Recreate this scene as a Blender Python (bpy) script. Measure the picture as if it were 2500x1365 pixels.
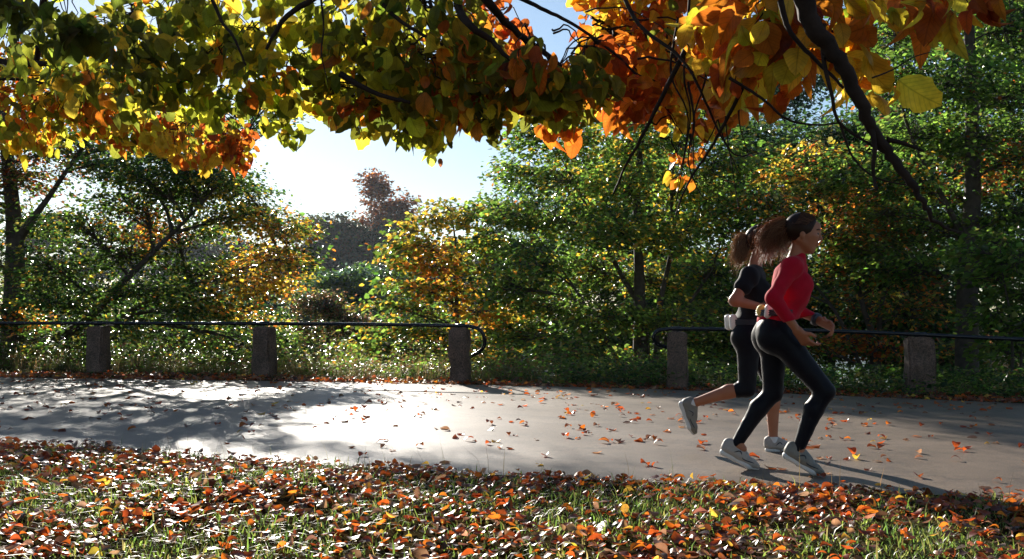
import bpy, math, random
import numpy as np
from mathutils import Vector
random.seed(7)
R = np.random.default_rng(11)
S = bpy.context.scene
for o in list(bpy.data.objects): bpy.data.objects.remove(o)

# ------------------------------------------------------------------ camera, light, exposure
CAMZ, F, HOR = 0.92, 2500.0, 793.0
cam = bpy.data.cameras.new('camera'); co = bpy.data.objects.new('camera', cam)
S.collection.objects.link(co); S.camera = co
co.location = (0, 0, CAMZ); co.rotation_euler = (math.radians(90), 0, 0)
cam.sensor_width = 36; cam.lens = 36; cam.shift_y = (HOR-682.5)/2500
cam.clip_start = 0.05; cam.clip_end = 3000
SUN_AZ, SUN_EL = math.atan(0.31), math.radians(19.5)          # azimuth to the left of +Y
sd = Vector((-math.sin(SUN_AZ)*math.cos(SUN_EL), math.cos(SUN_AZ)*math.cos(SUN_EL), math.sin(SUN_EL)))
lamp = bpy.data.lights.new('sun', 'SUN'); lamp.energy = 5.0; lamp.angle = math.radians(0.7); lamp.color = (1, .93, .82)
lo = bpy.data.objects.new('sun', lamp); S.collection.objects.link(lo)
lo.rotation_euler = (-sd).to_track_quat('-Z', 'Y').to_euler()
W = bpy.data.worlds.new('World'); S.world = W; W.use_nodes = True
wn = W.node_tree.nodes; wl = W.node_tree.links
sky = wn.new('ShaderNodeTexSky'); sky.sky_type = 'NISHITA'; sky.sun_disc = False
sky.sun_elevation = SUN_EL; sky.sun_rotation = -SUN_AZ
sky.air_density = 1.0; sky.dust_density = 0.12; sky.ozone_density = 2.0
bg = wn['Background']; wl.new(sky.outputs[0], bg.inputs[0]); bg.inputs[1].default_value = 0.060
S.view_settings.view_transform = 'Standard'; S.view_settings.look = 'None'
S.view_settings.exposure = 1.1; S.view_settings.gamma = 1.0; S.view_settings.use_curve_mapping = False
S.render.engine = 'CYCLES'
S.cycles.max_bounces = 8; S.cycles.diffuse_bounces = 3; S.cycles.glossy_bounces = 3
S.cycles.transmission_bounces = 6; S.cycles.volume_bounces = 0

# ------------------------------------------------------------------ helpers
def P(px, py, Z):                       # a photo direction at a real distance -> world point
    return np.array([(px-1250)/F*Z, Z, CAMZ-(py-HOR)/F*Z])
def link(o, parent=None):
    S.collection.objects.link(o)
    if parent is not None: o.parent = parent
    return o
def tag(o, label=None, cat=None, group=None, kind=None):
    if label: o['label'] = label
    if cat: o['category'] = cat
    if group: o['group'] = group
    if kind: o['kind'] = kind
    return o
def empty(name, loc=(0, 0, 0), rz=0):
    o = bpy.data.objects.new(name, None); o.location = loc; o.rotation_euler = (0, 0, rz); o.empty_display_size = .2
    return link(o)
def make_mesh(name, V, Fs, mats, col=None, uv=None, smooth=False, midx=None):
    """V (n,3); Fs list of int arrays (m,k) with one k each."""
    me = bpy.data.meshes.new(name)
    V = np.asarray(V, np.float32)
    Fs = [np.asarray(f, np.int32) for f in Fs if len(f)]
    loops = np.concatenate([f.ravel() for f in Fs])
    tot = np.concatenate([np.full(len(f), f.shape[1], np.int32) for f in Fs])
    st = np.concatenate([[0], np.cumsum(tot)[:-1]]).astype(np.int32)
    me.vertices.add(len(V)); me.vertices.foreach_set('co', V.ravel())
    me.loops.add(len(loops)); me.loops.foreach_set('vertex_index', loops)
    me.polygons.add(len(tot)); me.polygons.foreach_set('loop_start', st); me.polygons.foreach_set('loop_total', tot)
    if smooth: me.polygons.foreach_set('use_smooth', np.ones(len(tot), bool))
    if midx is not None: me.polygons.foreach_set('material_index', np.asarray(midx, np.int32))
    if col is not None:
        a = me.color_attributes.new('col', 'FLOAT_COLOR', 'POINT')
        c = np.ones((len(V), 4), np.float32); c[:, :3] = col; a.data.foreach_set('color', c.ravel())
    if uv is not None:
        a = me.attributes.new('luv', 'FLOAT_VECTOR', 'POINT')
        c = np.zeros((len(V), 3), np.float32); c[:, :2] = uv; a.data.foreach_set('vector', c.ravel())
    for m in (mats if isinstance(mats, (list, tuple)) else [mats]): me.materials.append(m)
    me.update(calc_edges=True); me.validate()
    return me
def obj(name, me, parent=None):
    return link(bpy.data.objects.new(name, me), parent)
def nrm(a): return a/np.maximum(np.linalg.norm(a, axis=-1, keepdims=True), 1e-9)

class MB:
    def __init__(s): s.V = []; s.F4 = []; s.F3 = []; s.C = []; s.n = 0
    def add(s, V, F4=(), F3=(), c=None):
        V = np.asarray(V, float)
        if len(F4): s.F4.append(np.asarray(F4)+s.n)
        if len(F3): s.F3.append(np.asarray(F3)+s.n)
        s.V.append(V); s.C.append(np.tile(c if c is not None else (.5, .5, .5), (len(V), 1)))
        s.n += len(V)
    def tube(s, pts, rad, n=6, c=None, cap=True):
        pts = np.asarray(pts, float); m = len(pts)
        rad = np.broadcast_to(rad, (m,)) if np.ndim(rad) else np.full(m, rad)
        T = nrm(np.gradient(pts, axis=0))
        ref = np.array([0.13, 0.05, 1.0]) if abs(T[:, 2]).mean() < .85 else np.array([1.0, .1, 0])
        A = nrm(np.cross(T, ref)); B = np.cross(T, A)
        a = np.arange(n)*2*math.pi/n
        V = pts[:, None]+rad[:, None, None]*(A[:, None]*np.cos(a)[None, :, None]+B[:, None]*np.sin(a)[None, :, None])
        V = V.reshape(-1, 3); i = np.arange(m-1)[:, None]*n; j = np.arange(n)[None]; k = (j+1) % n
        Fq = np.stack([i+j, i+k, i+n+k, i+n+j], -1).reshape(-1, 4)
        F3 = []
        if cap:
            V = np.vstack([V, pts[:1], pts[-1:]]); b = m*n
            jj = np.arange(n); kk = (jj+1) % n
            F3 = np.vstack([np.stack([kk, jj, np.full(n, b)], -1), np.stack([(m-1)*n+jj, (m-1)*n+kk, np.full(n, b+1)], -1)])
        s.add(V, Fq, F3, c)
    def box(s, c0, sz, c=None, rz=0):
        v = np.array([[x, y, z] for x in (-.5, .5) for y in (-.5, .5) for z in (-.5, .5)])*sz
        cr, sr = math.cos(rz), math.sin(rz)
        v = np.stack([v[:, 0]*cr-v[:, 1]*sr, v[:, 0]*sr+v[:, 1]*cr, v[:, 2]], -1)+np.asarray(c0)
        s.add(v, [(0, 1, 3, 2), (4, 6, 7, 5), (0, 4, 5, 1), (2, 3, 7, 6), (0, 2, 6, 4), (1, 5, 7, 3)], (), c)
    def build(s, name, mat, parent=None, smooth=True, col=False):
        me = make_mesh(name, np.vstack(s.V), [np.vstack(f) for f in (s.F4, s.F3) if len(f)], mat,
                       col=np.vstack(s.C) if col else None, smooth=smooth)
        return obj(name, me, parent)
def spline(pts, n=8):
    pts = np.asarray(pts, float); 
    if len(pts) < 3:
        t = np.linspace(0, 1, n)[:, None]; return pts[0]*(1-t)+pts[-1]*t
    p = np.vstack([2*pts[0]-pts[1], pts, 2*pts[-1]-pts[-2]]); out = []
    for i in range(1, len(p)-2):
        t = np.linspace(0, 1, n, endpoint=False)[:, None]
        a, b, c, d = p[i-1], p[i], p[i+1], p[i+2]
        out.append(.5*((2*b)+(-a+c)*t+(2*a-5*b+4*c-d)*t**2+(-a+3*b-3*c+d)*t**3))
    out.append(pts[-1:]); return np.vstack(out)
def lerp_r(r0, r1, n, p=1.0): return r0+(r1-r0)*np.linspace(0, 1, n)**p

# ------------------------------------------------------------------ materials
def mat(name):
    m = bpy.data.materials.new(name); m.use_nodes = True
    return m, m.node_tree.nodes, m.node_tree.links, m.node_tree.nodes['Principled BSDF']
def simple(name, col, rough=.6, spec=.5, noise=0.0, scale=20, bump=0.0, metal=0, bscale=None, sheen=0):
    m, n, l, b = mat(name)
    b.inputs['Base Color'].default_value = (*col, 1); b.inputs['Roughness'].default_value = rough
    b.inputs['Specular IOR Level'].default_value = spec; b.inputs['Metallic'].default_value = metal
    if sheen: b.inputs['Sheen Weight'].default_value = sheen
    tc = n.new('ShaderNodeTexCoord')
    if noise:
        t = n.new('ShaderNodeTexNoise'); t.inputs['Scale'].default_value = scale; t.inputs['Detail'].default_value = 6
        l.new(tc.outputs['Object'], t.inputs[0])
        r = n.new('ShaderNodeMapRange'); l.new(t.outputs[0], r.inputs[0])
        r.inputs[1].default_value = .3; r.inputs[2].default_value = .7; r.inputs[3].default_value = 1-noise; r.inputs[4].default_value = 1+noise
        v = n.new('ShaderNodeVectorMath'); v.operation = 'SCALE'; v.inputs[0].default_value = col; l.new(r.outputs[0], v.inputs['Scale'])
        l.new(v.outputs[0], b.inputs['Base Color'])
    if bump:
        t = n.new('ShaderNodeTexNoise'); t.inputs['Scale'].default_value = bscale or scale; t.inputs['Detail'].default_value = 8
        l.new(tc.outputs['Object'], t.inputs[0])
        bp = n.new('ShaderNodeBump'); bp.inputs['Strength'].default_value = bump; bp.inputs['Distance'].default_value = .02
        l.new(t.outputs[0], bp.inputs['Height']); l.new(bp.outputs[0], b.inputs['Normal'])
    return m
def leaf_mat(name, trans=.5, rough=.35, spec=.5, boost=2.2, veins=False, blotch=0):
    m, n, l, b = mat(name)
    at = n.new('ShaderNodeAttribute'); at.attribute_name = 'col'
    src = at.outputs['Color']
    if veins:
        u = n.new('ShaderNodeAttribute'); u.attribute_name = 'luv'
        sp = n.new('ShaderNodeSeparateXYZ'); l.new(u.outputs['Vector'], sp.inputs[0])
        ab = n.new('ShaderNodeMath'); ab.operation = 'ABSOLUTE'; l.new(sp.outputs[0], ab.inputs[0])
        ma = n.new('ShaderNodeMath'); ma.operation = 'MULTIPLY_ADD'; l.new(ab.outputs[0], ma.inputs[0]); ma.inputs[1].default_value = -1.1; l.new(sp.outputs[1], ma.inputs[2])
        fr = n.new('ShaderNodeMath'); fr.operation = 'PINGPONG'; fr.inputs[1].default_value = .06; l.new(ma.outputs[0], fr.inputs[0])
        lt = n.new('ShaderNodeMapRange'); l.new(fr.outputs[0], lt.inputs[0]); lt.inputs[1].default_value = 0; lt.inputs[2].default_value = .022; lt.inputs[3].default_value = .78; lt.inputs[4].default_value = 1
        mr = n.new('ShaderNodeMapRange'); l.new(ab.outputs[0], mr.inputs[0]); mr.inputs[1].default_value = 0; mr.inputs[2].default_value = .025; mr.inputs[3].default_value = .6; mr.inputs[4].default_value = 1
        mm = n.new('ShaderNodeMath'); mm.operation = 'MINIMUM'; l.new(lt.outputs[0], mm.inputs[0]); l.new(mr.outputs[0], mm.inputs[1])
        sc = n.new('ShaderNodeVectorMath'); sc.operation = 'SCALE'; l.new(src, sc.inputs[0]); l.new(mm.outputs[0], sc.inputs['Scale']); src = sc.outputs[0]
    if blotch:
        tc = n.new('ShaderNodeTexCoord'); t = n.new('ShaderNodeTexNoise'); t.inputs['Scale'].default_value = 45; t.inputs['Detail'].default_value = 4
        l.new(tc.outputs['Object'], t.inputs[0])
        r = n.new('ShaderNodeMapRange'); l.new(t.outputs[0], r.inputs[0]); r.inputs[1].default_value = .3; r.inputs[2].default_value = .65; r.inputs[3].default_value = 1-blotch; r.inputs[4].default_value = 1.1
        sc = n.new('ShaderNodeVectorMath'); sc.operation = 'SCALE'; l.new(src, sc.inputs[0]); l.new(r.outputs[0], sc.inputs['Scale']); src = sc.outputs[0]
    l.new(src, b.inputs['Base Color']); b.inputs['Roughness'].default_value = rough; b.inputs['Specular IOR Level'].default_value = spec
    tr = n.new('ShaderNodeBsdfTranslucent')
    bo = n.new('ShaderNodeVectorMath'); bo.operation = 'SCALE'; bo.inputs['Scale'].default_value = boost; l.new(src, bo.inputs[0])
    l.new(bo.outputs[0], tr.inputs[0])
    mx = n.new('ShaderNodeMixShader'); mx.inputs[0].default_value = trans
    l.new(b.outputs[0], mx.inputs[1]); l.new(tr.outputs[0], mx.inputs[2])
    l.new(mx.outputs[0], n['Material Output'].inputs[0])
    return m
M = {}
M['leaf'] = leaf_mat('tree_leaf', .54, .24, .30, 3.7)
M['far_leaf'] = leaf_mat('far_leaf', .35, .5, .4, 2.0)
M['canopy_leaf'] = leaf_mat('beech_leaf', .66, .42, .28, 3.8, veins=True, blotch=.25)
M['dead_leaf'] = leaf_mat('fallen_leaf', .45, .36, .5, 3.0, veins=True, blotch=.3)
M['grass'] = leaf_mat('grass_blade', .55, .4, .4, 3.0)
M['bark'] = simple('bark', (.055, .042, .032), .85, .3, .4, 12, .6)
M['bark_red'] = simple('beech_bark', (.028, .016, .012), .8, .2, .35, 25, .4)
M['iron'] = simple('painted_iron', (.006, .007, .010), .26, .4, .3, 30, .08)
M['granite'] = None

def granite():
    m, n, l, b = mat('granite')
    tc = n.new('ShaderNodeTexCoord')
    v = n.new('ShaderNodeTexNoise'); v.inputs['Scale'].default_value = 60; v.inputs['Detail'].default_value = 3; l.new(tc.outputs['Object'], v.inputs[0])
    w = n.new('ShaderNodeTexNoise'); w.inputs['Scale'].default_value = 5; w.inputs['Detail'].default_value = 6; l.new(tc.outputs['Object'], w.inputs[0])
    cr = n.new('ShaderNodeValToRGB'); l.new(v.outputs[0], cr.inputs[0])
    cr.color_ramp.elements[0].position = .35; cr.color_ramp.elements[0].color = (.045, .025, .016, 1)
    cr.color_ramp.elements[1].position = .62; cr.color_ramp.elements[1].color = (.19, .11, .075, 1)
    mx = n.new('ShaderNodeMix'); mx.data_type = 'RGBA'; mx.blend_type = 'MULTIPLY'; mx.inputs[0].default_value = .7
    c2 = n.new('ShaderNodeValToRGB'); l.new(w.outputs[0], c2.inputs[0]); c2.color_ramp.elements[0].position = .35; c2.color_ramp.elements[0].color = (.35, .38, .3, 1)
    c2.color_ramp.elements[1].position = .6; c2.color_ramp.elements[1].color = (1, 1, 1, 1)
    l.new(cr.outputs[0], mx.inputs[6]); l.new(c2.outputs[0], mx.inputs[7]); l.new(mx.outputs[2], b.inputs['Base Color'])
    b.inputs['Roughness'].default_value = .75
    bp = n.new('ShaderNodeBump'); bp.inputs['Strength'].default_value = .8; bp.inputs['Distance'].default_value = .02
    t = n.new('ShaderNodeTexNoise'); t.inputs['Scale'].default_value = 18; t.inputs['Detail'].default_value = 9; l.new(tc.outputs['Object'], t.inputs[0])
    l.new(t.outputs[0], bp.inputs['Height']); l.new(bp.outputs[0], b.inputs['Normal'])
    return m
M['granite'] = granite()
def asphalt():
    m, n, l, b = mat('worn_asphalt')
    tc = n.new('ShaderNodeTexCoord')
    def noise(sc, det=5, rough=.6):
        t = n.new('ShaderNodeTexNoise'); t.inputs['Scale'].default_value = sc; t.inputs['Detail'].default_value = det; t.inputs['Roughness'].default_value = rough
        l.new(tc.outputs['Object'], t.inputs[0]); return t
    a = noise(110, 3); bb = noise(.7, 6); c = noise(9, 6)
    cr = n.new('ShaderNodeValToRGB'); l.new(a.outputs[0], cr.inputs[0])
    cr.color_ramp.elements[0].position = .3; cr.color_ramp.elements[0].color = (.078, .053, .036, 1)
    cr.color_ramp.elements[1].position = .7; cr.color_ramp.elements[1].color = (.235, .165, .112, 1)
    r = n.new('ShaderNodeMapRange'); l.new(bb.outputs[0], r.inputs[0]); r.inputs[1].default_value = .3; r.inputs[2].default_value = .7; r.inputs[3].default_value = .78; r.inputs[4].default_value = 1.15
    r2 = n.new('ShaderNodeMapRange'); l.new(c.outputs[0], r2.inputs[0]); r2.inputs[1].default_value = .3; r2.inputs[2].default_value = .7; r2.inputs[3].default_value = .9; r2.inputs[4].default_value = 1.08
    mu = n.new('ShaderNodeMath'); mu.operation = 'MULTIPLY'; l.new(r.outputs[0], mu.inputs[0]); l.new(r2.outputs[0], mu.inputs[1])
    sc = n.new('ShaderNodeVectorMath'); sc.operation = 'SCALE'; l.new(cr.outputs[0], sc.inputs[0]); l.new(mu.outputs[0], sc.inputs['Scale'])
    vo = n.new('ShaderNodeTexVoronoi'); vo.feature = 'DISTANCE_TO_EDGE'; vo.inputs['Scale'].default_value = .42
    wn_ = noise(1.6, 6, .7); ad = n.new('ShaderNodeVectorMath'); ad.operation = 'ADD'; l.new(tc.outputs['Object'], ad.inputs[0]); l.new(wn_.outputs['Color'], ad.inputs[1]); l.new(ad.outputs[0], vo.inputs['Vector'])
    ck = n.new('ShaderNodeMapRange'); l.new(vo.outputs['Distance'], ck.inputs[0]); ck.inputs[1].default_value = 0; ck.inputs[2].default_value = .007; ck.inputs[3].default_value = .42; ck.inputs[4].default_value = 1
    st = noise(2.6, 8, .75); s2 = n.new('ShaderNodeMapRange'); l.new(st.outputs[0], s2.inputs[0]); s2.inputs[1].default_value = .40; s2.inputs[2].default_value = .52; s2.inputs[3].default_value = .72; s2.inputs[4].default_value = 1
    m2 = n.new('ShaderNodeMath'); m2.operation = 'MULTIPLY'; l.new(ck.outputs[0], m2.inputs[0]); l.new(s2.outputs[0], m2.inputs[1])
    sc2 = n.new('ShaderNodeVectorMath'); sc2.operation = 'SCALE'; l.new(sc.outputs[0], sc2.inputs[0]); l.new(m2.outputs[0], sc2.inputs['Scale'])
    l.new(sc2.outputs[0], b.inputs['Base Color'])
    rr = n.new('ShaderNodeMapRange'); l.new(bb.outputs[0], rr.inputs[0]); rr.inputs[1].default_value = .3; rr.inputs[2].default_value = .7; rr.inputs[3].default_value = .45; rr.inputs[4].default_value = .55
    l.new(rr.outputs[0], b.inputs['Roughness']); b.inputs['Specular IOR Level'].default_value = .55
    bp = n.new('ShaderNodeBump'); bp.inputs['Strength'].default_value = .5; bp.inputs['Distance'].default_value = .004
    l.new(a.outputs[0], bp.inputs['Height']); l.new(bp.outputs[0], b.inputs['Normal'])
    return m
M['road'] = asphalt()
M['soil'] = simple('soil_and_turf', (.035, .026, .011), 1.0, .0, .5, 3, .8, bscale=30)
M['water'] = simple('lake_water', (.02, .03, .035), .12, .5, 0, 1, .25, bscale=2.5)

# ------------------------------------------------------------------ terrain
P0 = np.array([5.33, 13.4]); TD = np.array([-.977, .216]); ND = np.array([.216, .977])
def ts(x, y): return (x-P0[0])*TD[0]+(y-P0[1])*TD[1], (x-P0[0])*ND[0]+(y-P0[1])*ND[1]
def xy(t, s): return P0[0]+t*TD[0]+s*ND[0], P0[1]+t*TD[1]+s*ND[1]
SF = lambda t: np.interp(t, [-30, -10, -4, -1, 0, 1.5, 3, 4.5, 6, 9, 12.5, 20, 40], [-6, -3.4, -1.9, -1.15, -.88, -.55, -.33, -.33, -.43, -.83, -1.6, -3.3, -6])
SN = lambda t: np.interp(t, [-30, -10, -2, 1, 3.5, 5.5, 7.3, 10, 20, 40], [-11.5, -9.4, -8.6, -8.47, -8.5, -8.35, -8.05, -7.6, -7.4, -8])
def bumps(x, y):
    return .5*np.sin(x*1.7+y*.9)*np.sin(y*1.3-x*.6)+.3*np.sin(x*4.1+1)*np.sin(y*3.7)+.2*np.sin(x*7.3+y*5.1)
def ss(a, b, v): u = np.clip((v-a)/(b-a), 0, 1); return u*u*(3-2*u)
def G(x, y):
    x = np.asarray(x, float); y = np.asarray(y, float)
    t, s = ts(x, y)
    z = .0135*np.clip(t, -30, 30)
    off = np.maximum(np.maximum(s-SF(t), SN(t)-s), 0)
    z = z+ss(0, .8, off)*(.02+.02*bumps(x, y))
    z = z-ss(.6, 34, s)*4.7-ss(.4, 5, s)*.5
    z = z-ss(30, 60, s)*1.2
    z = z+ss(175, 260, s)*9
    d = ss(3, 20, s)*ss(60, 20, s) if False else 0
    z = z+ss(4, 30, s)*ss(0, 25, x-.30*y)*3.2*(s < 170)     # higher wooded ground to the right
    return z
def grid_sheet(name, ts_, ss_, zoff, m, kind='structure', f0=None):
    T, Sg = np.meshgrid(ts_, ss_, indexing='ij')
    if f0: Sg = f0(T, Sg)
    X, Y = xy(T, Sg); Z = G(X, Y)+zoff
    V = np.stack([X, Y, Z], -1).reshape(-1, 3); a, b = T.shape
    i = np.arange(a-1)[:, None]*b; j = np.arange(b-1)[None]
    Fq = np.stack([i+j, i+j+1, i+b+j+1, i+b+j], -1).reshape(-1, 4)
    o = obj(name, make_mesh(name, V, [Fq], m, smooth=True)); return tag(o, kind=kind)
tl = np.concatenate([np.linspace(-500, -60, 12), np.linspace(-50, -14, 19), np.arange(-12, 22, .35), np.linspace(24, 60, 19), np.linspace(80, 500, 12)])
sl = np.concatenate([np.linspace(-60, -16, 10), np.arange(-14, 5, .35), np.linspace(5.5, 60, 40), np.linspace(70, 330, 40), np.linspace(350, 560, 8)])
g = grid_sheet('ground', tl, sl, 0, M['soil']); g['label'] = 'turf and leaf covered ground falling away to the lake'
rd = grid_sheet('road', tl[(tl > -60) & (tl < 60)], np.linspace(0, 1, 26), .006, M['road'], f0=lambda T, u: SN(T)+u*(SF(T)-SN(T)))
rd['label'] = 'pale worn asphalt road crossing the park'
wv = []
wx0, wx1 = -440, 440
wo = obj('water', make_mesh('water', [[wx0, 30, -4.75], [wx1, 30, -4.75], [wx1, 330, -4.75], [wx0, 330, -4.75]], [np.array([[0, 1, 2, 3]])], M['water']))
tag(wo, 'bright lake water glimpsed between the tree trunks', kind='structure')

# ------------------------------------------------------------------ leaves
def tmpl_small():
    V = np.array([[0, 0, 0], [-.36, .38, .07], [-.22, .78, .03], [0, 1, -.06], [.22, .78, .03], [.36, .38, .07]])
    return V, np.array([[0, 3, 2, 1], [0, 5, 4, 3]])
def tmpl_tri():
    V = np.array([[0, 0, 0], [-.38, .45, .08], [0, 1, -.03], [.38, .45, .08]])
    return V, np.array([[0, 2, 1], [0, 3, 2]])
def tmpl_ovate(curl=.12, fold=.10, seed=0, w=.33, lobes=0.015, n=8, twist=0):
    r = np.random.default_rng(seed)
    v = np.linspace(0, 1, n); ph = r.uniform(0, 6)
    wid = w*np.sin(np.pi*np.clip(v, 0, 1)**.95)**.62*1.0
    wid[0] = .012; wid[-1] = .004
    rows = []
    for i in range(n):
        jl = r.normal(0, lobes); jr = r.normal(0, lobes)
        zc = -curl*(v[i]-.4)**2*2+r.normal(0, .006)
        e = wid[i]; tw = twist*(v[i]-.5)
        rows += [[-(e+jl*(0 < i < n-1)), v[i]-.02, zc+fold*e*2.2+r.normal(0, .012)-tw*e],
                 [-e*.5, v[i], zc+fold*e*1.3-tw*e*.5], [0, v[i], zc],
                 [e*.5, v[i], zc+fold*e*1.3+tw*e*.5],
                 [(e+jr*(0 < i < n-1)), v[i]-.02, zc+fold*e*2.2+r.normal(0, .012)+tw*e]]
    V = np.array(rows); Fq = []
    for i in range(n-1):
        for j in range(4): a = i*5+j; Fq.append([a, a+1, a+6, a+5])
    return V, np.array(Fq)
def leaves(tm, pos, axis, nor, size, col):
    TV, TF = tm; N = len(pos); k = len(TV)
    axis = nrm(axis); nor = nrm(nor-axis*(nor*axis).sum(-1, keepdims=True)); side = np.cross(axis, nor)
    s = np.asarray(size)[:, None, None]
    V = pos[:, None]+s*(side[:, None]*TV[None, :, 0:1]+axis[:, None]*TV[None, :, 1:2]+nor[:, None]*TV[None, :, 2:3])
    Fa = TF[None]+(np.arange(N)*k)[:, None, None]
    C = np.repeat(col[:, None], k, 1).reshape(-1, 3)
    U = np.tile(TV[:, :2], (N, 1))
    return V.reshape(-1, 3), Fa.reshape(-1, TF.shape[1]), C, U
def leaf_obj(name, tms, pos, axis, nor, size, col, m, parent=None, smooth=False):
    idx = R.integers(0, len(tms), len(pos)); Vs, Fs, Cs, Us = [], [], [], []; n = 0
    for k, tm in enumerate(tms):
        q = idx == k
        if not q.any(): continue
        V, Fq, C, U = leaves(tm, pos[q], axis[q], nor[q], size[q], col[q])
        Vs.append(V); Fs.append(Fq+n); Cs.append(C); Us.append(U); n += len(V)
    return obj(name, make_mesh(name, np.vstack(Vs), [np.vstack(Fs)], m, np.vstack(Cs), np.vstack(Us), smooth), parent)
def palette(cols, w, n, jit=.25):
    c = np.array(cols)[R.choice(len(cols), n, p=np.array(w)/sum(w))]
    return np.clip(c*np.exp(R.normal(0, jit, (n, 1)))*np.exp(R.normal(0, .08, (n, 3))), .002, .9)
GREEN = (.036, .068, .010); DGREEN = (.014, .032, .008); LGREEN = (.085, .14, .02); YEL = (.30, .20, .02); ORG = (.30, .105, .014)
RUST = (.20, .05, .012); OLIVE = (.085, .085, .018); BLUEG = (.03, .055, .035); BROWN = (.09, .045, .02)

# ------------------------------------------------------------------ trees
def branch(mb, a, b, r0, r1, sag=.15, n=7, side=6):
    a = np.asarray(a, float); b = np.asarray(b, float); L = np.linalg.norm(b-a)
    m1 = a+(b-a)*.35+np.array([R.normal(0, .05), R.normal(0, .05), sag*.9])*L
    m2 = a+(b-a)*.7+np.array([R.normal(0, .05), R.normal(0, .05), sag*.8])*L
    p = spline([a, m1, m2, b], n); mb.tube(p, lerp_r(r0, r1, len(p), .8), side, cap=False); return p
DENS = 3.2
def tree(name, label, cat, trunks, clumps, leaf=.08, pal=((GREEN,), (1,)), jit=.3, spray=10, per=22, spread=.42, flat=.35,
         mleaf='leaf', tms=None, group=None, twigs=True, limb_r=.05, patch=(), bark='bark', gapz=0, up=.9):
    """trunks: list of (points, r0, r1). clumps: (px,py,rx,ry,Z,rz,weight). patch: (px,py,r,palette) autumn patches, in place."""
    base = np.asarray(trunks[0][0][0], float)
    root = empty(name, tuple(base)); tag(root, label, cat, group)
    mb = MB(); tp = []
    for pts, r0, r1 in trunks:
        p = spline(pts, 6); mb.tube(p-base, lerp_r(r0, r1, len(p), .8), 10, cap=True)
        tp += [(q, r0+(r1-r0)*i/len(p)) for i, q in enumerate(p)]
    TP = np.array([q for q, _ in tp]); TR = np.array([r for _, r in tp])
    tm = mb.build('trunk', M[bark], root)
    bm_ = MB(); pos = []; ax = []; no = []; 
    for cl in clumps:
        px, py, rx, ry, Z, rz, w = cl
        c = P(px, py, Z); ex = np.array([rx/F*Z, rz, ry/F*Z])
        # limb from the trunk point that lies below and near the clump
        d = np.linalg.norm(TP-c, axis=1)+np.maximum(TP[:, 2]-c[2]+.25*np.linalg.norm(TP[:, :2]-c[:2], axis=1), 0)*2.5
        k = int(np.argmin(d)); L = np.linalg.norm(TP[k]-c)
        lr = min(max(.012*L+.01, .012), TR[k]*.8)*limb_r/.05
        lp = branch(bm_, TP[k]-base, c-base, lr, .012, .04)+base
        ns = max(2, int(spray*w*DENS))
        u = nrm(R.normal(size=(ns, 3)))*(R.random((ns, 1))**(.42))
        sp = c+u*ex
        for q in sp:
            qk = lp[R.integers(len(lp)//3, len(lp))]
            out = nrm(q-qk+R.normal(0, .05, 3)); 
            if twigs: branch(bm_, qk-base, q+out*.12-base, .011, .003, .03, 3, 4)
            m = int(per*R.uniform(.5, 1.5))
            hz = nrm(np.array([out[0], out[1], 0])+1e-6); lt = np.array([-hz[1], hz[0], 0])
            uu = R.uniform(-1, 1, (m, 1)); vv = R.normal(0, .5, (m, 1))*(1-.4*uu)
            tilt = R.normal(0, .25)
            pp = q+spread*(hz*uu+lt*vv)+np.array([0, 0, 1])*(R.normal(0, flat*spread*.35, (m, 1))-spread*.12*uu**2+tilt*spread*uu)
            pos.append(pp)
            ax.append(nrm(hz+lt*np.sign(vv)*.8+R.normal(0, .45, (m, 3))-np.array([0, 0, .35])))
            no.append(nrm(np.array([0, 0, up])+R.normal(0, .45, (m, 3))-hz*.2))
    pos = np.vstack(pos); ax = np.vstack(ax); no = np.vstack(no); n = len(pos)
    col = palette(pal[0], pal[1], n, jit)
    ppx = 1250+pos[:, 0]/pos[:, 1]*F; ppy = HOR-(pos[:, 2]-CAMZ)/pos[:, 1]*F
    for (qx, qy, qr, pl, pr) in patch:
        c0 = P(qx, qy, base[1]); 
        q = ((pos[:, 0]-c0[0])**2+(pos[:, 2]-c0[2])**2 < (qr/F*base[1])**2*R.uniform(.3, 1.6, n)) & (R.random(n) < pr)
        col[q] = palette(pl[0], pl[1], n, .25)[q]
    bm_.build('branches', M[bark], root)
    leaf_obj('crown', tms or [tmpl_small()], pos-base, ax, no, leaf*np.exp(R.normal(0, .22, n)), col, M[mleaf], root)
    return root

def gz(px, Z, extra=0):
    x = (px-1250)/F*Z; return np.array([x, Z, float(G(x, Z))+extra])
def TPT(px, py, Z): return P(px, py, Z)

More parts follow.
